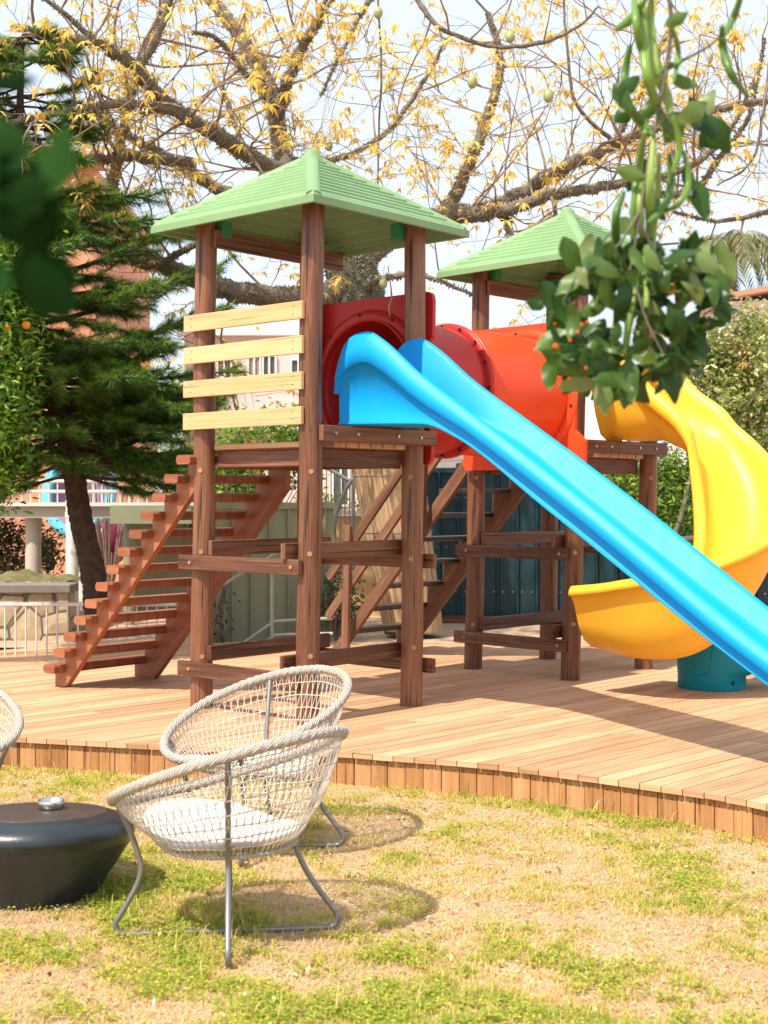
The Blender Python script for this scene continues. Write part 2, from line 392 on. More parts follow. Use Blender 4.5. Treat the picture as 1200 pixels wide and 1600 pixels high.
def lerpk(keys, x):
    xs = [k[0] for k in keys]; ys = [k[1] for k in keys]
    if x <= xs[0]: return ys[0]
    if x >= xs[-1]: return ys[-1]
    for i in range(len(xs) - 1):
        if x <= xs[i + 1]:
            h = xs[i + 1] - xs[i]; t = (x - xs[i]) / h
            def sl(j):
                if j == 0: return (ys[1] - ys[0]) / (xs[1] - xs[0])
                if j == len(xs) - 1: return (ys[-1] - ys[-2]) / (xs[-1] - xs[-2])
                a = (ys[j] - ys[j - 1]) / (xs[j] - xs[j - 1]); c_ = (ys[j + 1] - ys[j]) / (xs[j + 1] - xs[j])
                return 0 if a * c_ <= 0 else 2 * a * c_ / (a + c_)
            m0, m1 = sl(i), sl(i + 1)
            return (2 * t ** 3 - 3 * t * t + 1) * ys[i] + (t ** 3 - 2 * t * t + t) * h * m0 + (-2 * t ** 3 + 3 * t * t) * ys[i + 1] + (t ** 3 - t * t) * h * m1

# ------------------------------------------------------------------ ground, sand, deck
g = MB(); g.poly([(-900, -300, 0), (900, -300, 0), (900, 1500, 0), (-900, 1500, 0)]); go = g.build('ground', 'soil'); go['kind'] = 'structure'
g = MB()
for (x0, x1) in ((-60, 60),):
    g.poly([(x0, 14.2, .165), (x1, 14.2, .165), (x1, 80, .165), (x0, 80, .165)])
sd = g.build('sand_bed', 'sand'); sd['kind'] = 'structure'

BD = V3((.70, .714, 0)).normalized(); BP = V3((BD.y, -BD.x, 0)); DZ = .2
edge = [(-7.5, 9.9), (-4.2, 9.12), (-2.43, 8.70), (-1.35, 8.40), (-.35, 8.19), (0, 8.06), (.674, 7.76), (1.357, 7.27), (1.72, 6.97), (1.95, 6.68), (2.3, 6.1), (2.7, 5.2), (3.0, 4.0), (3.1, 2.5)]
ec = crv([V3((x, y, 0)) for x, y in edge], 10)
EW = [p.dot(BP) for p in ec]; ES = [p.dot(BD) for p in ec]
def sfront(w): return float(np.interp(w, EW, ES))
BACK = 14.35
deck = thing('wooden_deck', 'x', 'x', (0, 8.6, 0)); del deck['label']; del deck['category']; deck['kind'] = 'structure'
mb = MB(); pw = .122; gap = .006; w = EW[0]
while w < EW[-1] - pw:
    w0, w1 = w + gap / 2, w + pw - gap / 2; s0, s1 = sfront(w0) , sfront(w1)
    send0 = (BACK - w0 * BP.y) / BD.y; send1 = (BACK - w1 * BP.y) / BD.y
    cuts = [0]; L = send0 - s0; x = random.uniform(1.0, 4.2)
    while x < L - .8: cuts.append(x); x += random.uniform(2.4, 4.2)
    cuts.append(L)
    for a, c_ in zip(cuts[:-1], cuts[1:]):
        c2 = c_ - (.004 if c_ < L else 0); r = random.random() * .9; off = random.random() * 30
        sa0 = s0 + a if a else s0 - .02; sa1 = s0 + a if a else s1 - .02
        sb0 = s0 + c2 if c_ < L else send0; sb1 = s0 + c2 if c_ < L else send1
        z1 = DZ + random.uniform(-.0012, .0012); z0 = DZ - .032
        q = [BP * w0 + BD * sa0, BP * w1 + BD * sa1, BP * w1 + BD * sb1, BP * w0 + BD * sb0]
        T = [V3((p.x, p.y, z1)) for p in q]; B_ = [V3((p.x, p.y, z0)) for p in q]
        uv = [(p.dot(BD) + off, p.dot(BP) + off) for p in q]
        mb.poly(T, uv, r)
        for k in range(4):
            j = (k + 1) % 4
            mb.poly([B_[k], B_[j], T[j], T[k]], [(uv[k][0], off), (uv[j][0], off), (uv[j][0], off + .03), (uv[k][0], off + .03)], r)
    w += pw
mb.build('deck_planks', 'deck', deck)
# vertical boards under the front edge
ed = []; acc = 0
for i, p in enumerate(ec):
    if i: acc += (p - ec[i - 1]).length
    ed.append((acc, p))
def eat(s):
    xs = [e[0] for e in ed]
    return V3((float(np.interp(s, xs, [e[1].x for e in ed])), float(np.interp(s, xs, [e[1].y for e in ed])), 0))
mb = MB(); nl = MB(); s = 0
while s < acc - .2:
    wd = random.uniform(.100, .118); a = eat(s + .002); c_ = eat(s + wd - .002); d = (c_ - a).normalized(); nrm = V3((d.y, -d.x, 0))
    a = a - nrm * .004; c_ = c_ - nrm * .004; jit = random.uniform(-.004, .002)
    top = DZ - .034; bot = -.03 + random.uniform(-.01, .01)
    cen = (a + c_) / 2 + V3((0, 0, (top + bot) / 2)) + nrm * jit - nrm * .012
    mb.box(cen, Z * ((top - bot) / 2), (c_ - a) / 2, nrm * .011)
    for q in (.25, .75):
        pz = a.lerp(c_, q) + nrm * (jit + .0005) + Z * (top - .03)
        nl.box(pz, d * .003, Z * .003, nrm * .0015)
    s += wd
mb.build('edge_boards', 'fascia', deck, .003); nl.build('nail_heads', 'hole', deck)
mb = MB(); cl = [p + V3((.0, .12, 0)) for p in ec]
for a, c_ in zip(cl[:-1], cl[1:]):
    mb.poly([(a.x, a.y, DZ - .06), (c_.x, c_.y, DZ - .06), (c_.x, BACK - .02, DZ - .06), (a.x, BACK - .02, DZ - .06)])
mb.build('gap_light_blocker', 'gapshade', deck)  # added dark sheet, blocks light through the plank gaps

# ------------------------------------------------------------------ towers
class Fr:
    def __init__(s, cx, cy, U, sh): s.C = V3((cx, cy, 0)); s.U = V3((*U, 0)).normalized(); s.V = V3((-s.U.y, s.U.x, 0)); s.sh = sh
    def P(s, u, v, z): p = s.C + s.U * u + s.V * v; return V3((p.x + s.sh * (z - DZ), p.y, z))
H = .535
def tower(F, label, slats, ztop, roofz, roofshift=0):
    t = thing('play_tower', label, 'play tower', F.C + Z * DZ, 'timber play towers with green roofs')
    F.t = t
    for (u, v) in ((-H, -H), (-H, H), (H, -H), (H, H)):
        mb = MB(); pts = []; rads = []; wob = random.uniform(0, 6)
        for k in range(19):
            z = DZ + .002 + (ztop - DZ) * k / 18
            pts.append(F.P(u + .004 * math.sin(wob + k * .5), v + .004 * math.cos(wob + k * .7), z)); rads.append(.081 - .004 * k / 18)
        mb.tube(pts, rads, 28, r=random.random())
        po = mb.build('post', 'post', t)
        for zz, du, dv in ((1.30, 0, 0), (.62, 0, 0), (1.9, 0, 0)):
            b2 = MB(); an = random.uniform(-.3, .3); d = V3((math.sin(an) * .9, -1, 0)).normalized(); c0 = F.P(u, v, zz + random.uniform(-.05, .05)) + d * .074
            b2.tube([c0, c0 + d * .009], .017, 12, r=.9); b2.build('bolt_plug', 'plug', po)
    def board(name, a, c_, zt, h, th=.042, mat='beam', bev=.007):
        mb = MB(); p0 = F.P(*a, zt - h / 2); p1 = F.P(*c_, zt - h / 2); mb.beam(p0, p1, Z, h, th); o = mb.build(name, mat, t, bev, 2)
        return o
    o_ = .104
    for zt in (1.30, .54):
        bo = board('cross_board', (-H - o_, H + .13), (-H - o_, -H + .06 if False else -H - .02), zt, .105)
        for vv in (H, -H + .05):
            b2 = MB(); c0 = F.P(-H - o_ - .021, vv, zt - .052); b2.tube([c0, c0 - F.U * .007], .013, 10); b2.build('bolt_head', 'plug', bo)
        board('cross_board', (H + o_, H + .1), (H + o_, -H - .13), zt, .105)
    for zt in (1.405, .655):
        board('cross_board', (-H - .03, H - o_), (H + .14, H - o_), zt, .11)
        board('cross_board', (-H - .15, -H + o_), (H + .12, -H + o_), zt, .11)
    # platform
    fl = MB(); n = 8; wd = 1.0 / n
    for k in range(n):
        u = -.5 + wd * (k + .5); e = .50 if k in (0, n - 1) else .60
        if k == 0: u -= .03; e = .445
        if k == n - 1: e = .445
        fl.beam(F.P(u, -e, 2.072), F.P(u, e, 2.072), Z, .038, wd - .012)
    fl.build('platform_floor', 'worn', t, .006, 2)
    board('floor_beam', (-.46, -.46), (-.46, .46), 2.045, .12)
    board('floor_beam', (.46, -.46), (.46, .46), 2.045, .12)
    board('floor_beam', (-.45, -.47), (.45, -.47), 2.05, .13)
    board('floor_beam', (-.45, .47), (.45, .47), 2.05, .13)
    fb = board('front_beam', (-H - .06 + .05, -H - o_), (H + .12, -H - o_), 2.195, .108)
    for uu in (-.42, -.2, .22, .47):
        b2 = MB(); c0 = F.P(uu, -H - o_ - .021, 2.142); b2.tube([c0, c0 - F.V * .009], .012, 10); b2.build('bolt_head', 'bolt', fb)
    board('top_beam', (-H - .02, H - o_), (H + .25, H - o_), 3.63, .13)
    if slats:
        for zt in (3.018, 2.785, 2.55, 2.317):
            so = board('pine_slat', (-H - .100, H + .105), (-H - .100, -H - .02), zt + random.uniform(-.003, .003), .118, .028, 'pine', .003)
            for vv in (H + .02, -H + .06):
                for dz in (.03, .085):
                    b2 = MB(); c0 = F.P(-H - .115, vv, zt - dz); b2.tube([c0, c0 - F.U * .002], .004, 6); b2.build('screw_head', 'hole', so)
    # roof: clapboard courses, hips, cap
    R = .815; hgt = .485; ni = 11
    def ring(r, z): return [F.P(-r, -r, z), F.P(r, -r, z), F.P(r, r, z), F.P(-r, r, z)]
    prof = [(R, roofz), (R, roofz + .048), (R - .012, roofz + .062)]
    for k in range(ni):
        a = R - .02 - (R - .06) * k / ni; c_ = R - .02 - (R - .06) * (k + 1) / ni
        zb = roofz + .06 + hgt * k / ni; zt = roofz + .06 + hgt * (k + 1) / ni
        prof += [(a, zb + .016), (a - (a - c_) * .25, zb + .028), (a - (a - c_) * .8, zt - .010), (c_ + .002, zt - .002)]
    mb = MB(); rows = [ring(*p) for p in prof]
    for a in range(len(rows) - 1):
        for k in range(4):
            j = (k + 1) % 4; mb.poly([rows[a][k], rows[a][j], rows[a + 1][j], rows[a + 1][k]])
    pu = [(R, roofz), (R - .03, roofz), (R - .035, roofz + .03)]
    for k in range(9):
        a = R - .05 - (R - .08) * k / 9; z = roofz + .03 + hgt * k / 9
        pu += [(a, z), (a - .025, z - .0), (a - .035, z + .03), (a - .065, z + .032)]
    rows = [ring(*p) for p in pu]
    for a in range(len(rows) - 1):
        for k in range(4):
            j = (k + 1) % 4; mb.poly([rows[a][j], rows[a][k], rows[a + 1][k], rows[a + 1][j]])
    ro = mb.build('roof', 'green', t)
    mb = MB()
    for k, (su, sv) in enumerate(((-1, -1), (1, -1), (1, 1), (-1, 1))):
        p0 = F.P(su * (R - .03), sv * (R - .03), roofz + .062); p1 = F.P(su * .03, sv * .03, roofz + .06 + hgt + .012)
        dd_ = (p1 - p0); sd2_ = dd_.cross(Z).normalized(); u2_ = sd2_.cross(dd_).normalized()
        mb.grid([[q_ + sd2_ * a_ + u2_ * b2_ for a_, b2_ in ((-.055, -.03), (-.045, .004), (-.022, .018), (.022, .018), (.045, .004), (.055, -.03))] for q_ in (p0, p1)], False, True)
        mb.poly([p0 + sd2_ * a_ + u2_ * b2_ for a_, b2_ in ((-.055, -.03), (-.045, .004), (-.022, .018), (.022, .018), (.045, .004), (.055, -.03))])
    mb.build('hip_ridges', 'green', ro)
    mb = MB(); c0 = F.P(0, 0, roofz + .06 + hgt - .03); mb.lathe([(.10, -.01), (.09, .03), (.066, .055), (.055, .085), (.035, .102), (.002, .108)], c0, 20); mb.build('roof_cap', 'green', ro)
    for (u, v) in ((-H, -H), (-H, H), (H, -H), (H, H)):
        mb = MB(); p = F.P(u * .84, v * .84, roofz + .03); mb.box(p, F.U * .045, F.V * .045, Z * .06); mb.build('roof_bracket', 'dkgreen', ro, .005)
    return t
F1 = Fr(-.559, 9.945, (.66, .752), .0095)
F2 = Fr(1.545, 12.17, (.70, .712), .021)
tower(F1, 'nearer timber play tower with four pale pine slats and a green pyramid roof', True, 3.76, 3.61)
tower(F2, 'farther timber play tower behind the blue slide, its green roof partly hidden by leaves', False, 3.80, 3.66)

# ------------------------------------------------------------------ stairs
def stair(F, label, n, rise, run, v0, z0, us, tlen, td, tt, mat, smat, saw, w=.16):
    """n treads; tread k top z = z0 + rise*k, centre v = v0 - run*k (v measured outward from the face)"""
    root = thing('timber_stairs', label, 'stairs', F.P(.3, H + v0, DZ), 'timber stairs up to the play towers')
    for k in range(n):
        z = z0 + rise * k; v = H + v0 - run * k
        mb = MB(); c0 = F.P(tlen[0], v, z); c1 = F.P(tlen[1], v, z); ch = min(tt, td) * .24
        pf = [(-td / 2, -ch), (-td / 2 + ch, 0), (td / 2 - ch, 0), (td / 2, -ch), (td / 2, -tt + ch), (td / 2 - ch, -tt), (-td / 2 + ch, -tt), (-td / 2, -tt + ch)]
        mb.prism([c0 + F.V * a + Z * b_ for a, b_ in pf], c1 - c0); mb.build('tread', mat, root, .003)
    for i, u in enumerate(us):
        mb = MB(); th = .05
        pts = []
        vend = H + v0 - run * (n - 1) - run * .9 + (run * (.9 if i == 0 and saw[0] else 0)); zend = z0 + rise * (n - 1) - tt + rise * .9
        if saw[i]:
            for k in range(n):
                z = z0 + rise * k - tt; v = H + v0 - run * k
                pts.append((v + run * .55, z)); pts.append((v - run * .45, z))
            pts.append((vend, zend - rise * .6))
            pts.append((vend, zend - rise * .6 - w * 1.3))
            slope = rise / run
            vf = H + v0 + run * .55; 
            zl = zend - rise * .6 - w * 1.3; vb = vend + (zl - DZ) / slope
            pts.append((vb, DZ + .002)); pts.append((max(vf, vb + .05), DZ + .002))
        else:
            slope = rise / run; zt0 = DZ + .12
            vtop = vend; ztop = zend + .05
            vf = vtop + (ztop - DZ) / slope; vb = vtop + (ztop - w * 1.4 - DZ) / slope
            pts = [(vf, DZ + .002), (vtop, ztop), (vtop, ztop - w * 1.4), (vb, DZ + .002)]
        pl = [F.P(u - th / 2, v, z) for v, z in pts]
        mb.prism(pl, F.U * th); mb.build('stringer', smat, root, .004)
    return root
stair(F1, 'open reddish timber stairs of many treads climbing to the left side of the nearer tower', 13, .136, .1335, 1.67, .385, (-H + .0, H - .27), (-H - .14, H - .22), .15, .066, 'stair', 'stair', (1, 1), .17)
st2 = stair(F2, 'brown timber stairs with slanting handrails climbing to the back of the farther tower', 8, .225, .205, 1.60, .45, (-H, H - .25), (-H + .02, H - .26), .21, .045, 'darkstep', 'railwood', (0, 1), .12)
def rail2(v_a, z_a, v_b, z_b, u, h=.085):
    mb = MB(); a = F2.P(u, H + v_a, z_a); c_ = F2.P(u, H + v_b, z_b); d = (c_ - a).normalized(); up = F2.U.cross(d).normalized()
    if up.z < 0: up = -up
    pl = []
    for k in range(7):
        an = math.pi / 2 + math.pi * k / 6; pl.append(a + d * (h / 2 * math.cos(an)) + up * (h / 2 * math.sin(an)))
    for k in range(7):
        an = -math.pi / 2 + math.pi * k / 6; pl.append(c_ + d * (h / 2 * math.cos(an)) + up * (h / 2 * math.sin(an)))
    mb.prism(pl, -F2.U * .036); mb.build('handrail', 'railwood', st2, .004)
sl = .225 / .205
for off in (.88, .50):
    rail2(1.78, DZ + off - .12, .02, DZ + off - .12 + 1.76 * sl, -H - .062)
for va, zt in ((1.50, 1.45), (.55, 2.5)):
    mb = MB(); zb = DZ + .01 if va > 1 else DZ + (1.78 - va) * sl - .28
    if va > 1: mb.beam(F2.P(-H - .125, H + va, zb), F2.P(-H - .125, H + va, zt), F2.V, .085, .05)
    else:
        p = [F2.P(-H - .10, H + va - .045, zb + .1), F2.P(-H - .10, H + va + .045, zb), F2.P(-H - .10, H + va + .045, zt), F2.P(-H - .10, H + va - .045, zt)]
        mb.prism(p, -F2.U * .045)
    mb.build('handrail_post', 'railwood', st2, .006)

# ------------------------------------------------------------------ red tunnel
def panel(F, uo, vc, hw, name_mat, parent, ringside, hole=.487, zc=2.565, zb=1.95, zt=3.17):
    mb = MB(); n = 180; th = .035; rc = .06
    def outer(an):
        cx, cy = math.cos(an), math.sin(an)
        up = (zt - zc) if cy > 0 else (zc - zb); tx = hw / max(abs(cx), 1e-6); ty = up / max(abs(cy), 1e-6); t_ = min(tx, ty)
        x, y = cx * t_, cy * t_
        if -.36 < y < .30 and abs(x) > .548: x = math.copysign(.548, x); y = x * cy / cx
        # rounded corner
        ax, ay = hw - rc, up - rc
        if abs(x) > ax and abs(y) > ay:
            dx, dy = abs(x) - ax, abs(y) - ay; l = math.hypot(dx, dy)
            if l > rc: x = math.copysign(ax + dx / l * rc, x); y = math.copysign(ay + dy / l * rc, y)
        return x, y
    O0, I0, O1, I1 = [], [], [], []
    for k in range(n):
        an = 2 * math.pi * (k + .37) / n; x, y = outer(an); hx, hy = hole * math.cos(an), hole * math.sin(an)
        O0.append(F.P(uo - th / 2, vc + x, zc + y)); I0.append(F.P(uo - th / 2, vc + hx, zc + hy))
        O1.append(F.P(uo + th / 2, vc + x, zc + y)); I1.append(F.P(uo + th / 2, vc + hx, zc + hy))
    for k in range(n):
        j = (k + 1) % n
        mb.poly([O0[k], I0[k], I0[j], O0[j]]); mb.poly([O1[j], I1[j], I1[k], O1[k]])
        mb.poly([O0[k], O0[j], O1[j], O1[k]]); mb.poly([I0[j], I0[k], I1[k], I1[j]])
    o = mb.build('end_panel', name_mat, parent)
    mb = MB(); s_ = ringside; us = uo + s_ * th / 2
    prof = [(hole - .002, 0), (hole - .002, s_ * .03), (hole + .03, s_ * .034), (hole + .075, s_ * .024), (hole + .085, 0)]
    rows = [[F.P(us + du, vc + r * math.cos(2 * math.pi * k / 72), zc + r * math.sin(2 * math.pi * k / 72)) for k in range(72)] for r, du in prof]
    mb.grid(rows, True, True); mb.build('flange_ring', name_mat, o)
    bl = MB()
    for k in range(10):
        an = 2 * math.pi * (k + .3) / 10; c0 = F.P(us + s_ * .028, vc + (hole + .05) * math.cos(an), zc + (hole + .05) * math.sin(an))
        bl.tube([c0, c0 + F.U * s_ * .012], .012, 8)
    bl.build('bolts', 'hole', o)
tn = thing('crawl_tunnel', 'red plastic crawl tunnel joining the platforms of the two towers', 'crawl tunnel', (.45, 11.1, 1.95))
panel(F1, H + .115, 0, .625, 'red', tn, -1, zt=3.22)
panel(F2, -H - .15, -.10, .655, 'orange', tn, -1)
pa = F1.P(H + .13, 0, 2.562); pb = F2.P(-H - .15, -.10, 2.562); ax = (pb - pa).normalized(); sd_ = ax.cross(Z).normalized(); LT = (pb - pa).length
def tsec(s0, s1, mat, name):
    mb = MB(); rows = []
    m_ = 14
    for k in range(m_ + 1):
        s = s0 - (.05 if s0 == 0 else 0) + (s1 - s0) * k / m_; e = min(k, m_ - k) / m_; rr = .488 + .010 * math.sin(math.pi * k / m_)
        p = pa.lerp(pb, s / LT); rows.append([p + (sd_ * math.cos(2 * math.pi * q / 64) + Z * math.sin(2 * math.pi * q / 64)) * rr for q in range(64)])
    mb.grid(rows, True, True)
    o = mb.build(name, mat, tn); so = o.modifiers.new('solid', 'SOLIDIFY'); so.thickness = .012; return o
mid = LT * .46
t1 = tsec(0, mid, 'red', 'tunnel_section'); t2 = tsec(mid, LT, 'orange', 'tunnel_section')
for (s, mt, par) in ((mid - .02, 'red', t1), (mid + .012, 'orange', t2)):
    mb = MB(); p = pa.lerp(pb, s / LT); prof = [(.485, -.014), (.535, -.014), (.54, 0), (.535, .014), (.485, .014)]
    rows = [[p + ax * du + (sd_ * math.cos(2 * math.pi * q / 64) + Z * math.sin(2 * math.pi * q / 64)) * r for q in range(64)] for r, du in prof]
    mb.grid(rows, True, True); mb.build('flange', mt, par)
bl = MB()
for k in range(16):
    an = 2 * math.pi * k / 16; p = pa.lerp(pb, (mid - .036) / LT) + (sd_ * math.cos(an) + Z * math.sin(an)) * .515
    bl.tube([p, p - ax * .012], .011, 8)
bl.build('flange_bolts', 'hole', t1)

# ------------------------------------------------------------------ blue slide
S1 = thing('straight_slide', 'bright blue straight slide running down from the nearer tower to the right', 'slide', F1.P(0, -H - 4.0, DZ))
RID = [(0, 2.66), (.06, 2.775), (.15, 2.825), (.26, 2.832), (.39, 2.77), (.73, 2.513), (1.38, 2.097), (2.05, 1.655), (3.14, .902), (3.6, .64), (4.0, .52), (4.5, .47)]
BOT = [(0, 2.22), (.75, 2.196), (1.01, 2.108), (1.71, 1.653), (3.12, .727), (3.6, .455), (4.0, .335), (4.5, .30)]
WN, WF = -H + .345, -H + .84   # near / far side of trough along U
def lpl(keys, x): return lerpk(keys, x)
mb = MB(); rows = []; K = 90
for k in range(K + 1):
    t = 4.5 * k / K; rz = lpl(RID, t); bz = lpl(BOT, t); bed = bz + .022
    lipd = min(.122, (rz - bz) * .62)
    if t < 1.2: lipd = .115 + (1.2 - t) / 1.2 * .12
    lipd = min(lipd, (rz - bz) * .62)
    v = -H - t
    near = [(-.092, rz - lipd), (-.080, rz - lipd * .5), (-.050, rz - .014), (-.034, rz - .001), (-.026, rz), (-.014, rz - .008), (.004, rz - .03), (.03, bed + (rz - bed) * .25), (.055, bed + .02), (.09, bed)]
    cut = .0
    und = [(.05, bz - .01), (-.046, bz - .010), (-.050, bz - .002), (-.036, bz + .012), (-.036, rz - lipd - .004), (-.080, rz - lipd - .004)]
    row = [(WN + a, z) for a, z in near] + [((WN + WF) / 2, bed - .008)] + [(WF - a, z) for a, z in near[::-1]] + [(WF - a, z) for a, z in und[::-1]] + [(WN + a, z) for a, z in und]
    rows.append([F1.P(a, v, z) - V3((F1.sh * (z - DZ), 0, 0)) for a, z in row])
mb.grid(rows, True, True)
mb.poly(rows[0][::-1]); mb.poly(rows[-1])
so = mb.build('slide_chute', 'blue', S1)
mb = MB(); 
for u in (WN + .06, WF - .06):
    p = F1.P(u, -H - 4.2, 0); mb.tube([p + Z * .2, p + Z * .33], .03, 12)
mb.build('foot_post', 'greypipe', S1)

# ------------------------------------------------------------------ yellow spiral slide + pedestal
n2 = -F2.V; right = V3((n2.y, -n2.x, 0))      # right of travel
S0 = F2.P(.02, -H - .05, 0); L1 = .97; RC = .50; L3 = .41
def ypath(s):
    if s < L1: return S0 + n2 * s, n2, 0.0
    cen = S0 + n2 * L1 + right * RC
    if s < L1 + math.pi * RC:
        a = (s - L1) / RC; h = (n2 * math.cos(a) + right * math.sin(a)); return cen + (-right * math.cos(a) + n2 * math.sin(a)) * RC, h, 1.0
    e = s - L1 - math.pi * RC; return cen + right * RC - n2 * e, -n2, 0.0
YC = S0 + n2 * L1 + right * RC
TOT = L1 + math.pi * RC + L3
YR = [(0, 2.80), (.10, 2.92), (.22, 2.95), (.36, 2.88), (.6, 2.62), (.86, 2.42), (1.0, 2.24), (1.2, 1.96), (1.45, 1.66), (1.75, 1.40), (2.05, 1.21), (2.3, 1.11), (2.6, 1.05), (TOT, 1.03)]
YB = [(0, .58), (.22, .73), (.36, .66), (.6, .42), (.86, .36), (1.2, .39), (1.6, .42), (1.9, .52), (2.2, .57), (2.5, .53), (TOT, .44)]
S2 = thing('spiral_slide', 'yellow spiral slide curling down from the farther tower onto a teal pedestal', 'slide', (YC.x, YC.y, DZ))
rows = []; K = 90; hw = .30
for k in range(K + 1):
    s = TOT * k / K; p, h, c_ = ypath(s); q = V3((-h.y, h.x, 0))   # q = left = outer
    bk = .06 * math.exp(-((s - (L1 + .8)) / .8) ** 2)
    rz = lerpk(YR, s); dp = lerpk(YB, s); bed = rz - dp; zo = rz + bk * 1.8; zi = rz - bk
    ld = .075 + .11 * max(0, 1 - s / 2.4)
    def sec(side, rr):
        return [(side * (hw + .095), rr - ld), (side * (hw + .085), rr - ld * .4), (side * (hw + .060), rr - .004), (side * (hw + .03), rr), (side * (hw + .004), rr - .015),
                (side * hw * .97, rr - dp * .30), (side * hw * .86, rr - dp * .62), (side * hw * .62, rr - dp * .88), (side * hw * .3, bed + .008 if False else rr * 0 + bed + (rr - rz) * .2 + .006)]
    A = sec(1, zo); B_ = sec(-1, zi)[::-1]
    bot = [(-(hw + .06), zi - ld), (-(hw + .02), zi - dp * .32), (-hw * .90, zi - dp * .66), (-hw * .66, zi - dp * .93 - .01), (-hw * .3, bed - .03), (hw * .3, bed - .03), (hw * .66, zo - dp * .93 - .01), (hw * .90, zo - dp * .66), (hw + .02, zo - dp * .32), (hw + .06, zo - ld)]
    rows.append([p + q * a + Z * z for a, z in A + [(0, bed)] + B_ + bot])
mb = MB(); mb.grid(rows, True, True); mb.poly(rows[0][::-1]); mb.poly(rows[-1]); mb.build('spiral_chute', 'yellow', S2)
PC = pix(1112, 1000, 10.95); PC.z = 0
ped = thing('slide_pedestal', 'teal moulded plastic pedestal standing on the deck under the yellow slide', 'pedestal', (PC.x, PC.y, DZ))
mb = MB(); n = 64; rows = []
for (r, z, lob) in ((.262, 0, 0), (.266, .01, 0), (.266, .10, 0), (.268, .13, .25), (.270, .16, .7), (.270, .19, 1), (.270, .40, 1), (.266, .46, 1), (.255, .482, .95), (.235, .488, .9), (.01, .49, 0)):
    row = []
    for k in range(n):
        an = 2 * math.pi * k / n; x = r * math.cos(an); y = r * math.sin(an)
        if math.cos(an) > 0: x += lob * .42 * math.cos(an) ** .6; y *= 1 - .35 * lob * math.cos(an) ** 2
        row.append(V3((PC.x + x, PC.y + y, DZ + .002 + z)))
    rows.append(row)
mb.grid(rows, True, True); pb_ = mb.build('pedestal_body', 'teal', ped)
def psurf(an, z, o=.004): return V3((PC.x + (.268 + o) * math.cos(an), PC.y + (.268 + o) * math.sin(an), DZ + z))
mb = MB()
tr = [(-2.62, .37), (-2.45, .385), (-2.3, .37), (-2.15, .385), (-1.98, .37), (-1.9, .385), (-1.75, .365), (-1.8, .25), (-1.9, .13), (-2.0, .135), (-2.2, .125), (-2.38, .14), (-2.5, .25), (-2.62, .37)]
pp = []
for (a0, z0), (a1, z1) in zip(tr[:-1], tr[1:]):
    for k in range(4): pp.append(psurf(a0 + (a1 - a0) * k / 4, z0 + (z1 - z0) * k / 4, .0))
mb.tube(pp, .008, 6); mb.build('moulded_outline', 'teal', pb_)
mb = MB(); c0 = psurf(-1.15, .065, -.003); d = V3((math.cos(-1.15), math.sin(-1.15), 0)); mb.tube([c0, c0 + d * .006], .016, 12); mb.build('drain_hole', 'hole', pb_)

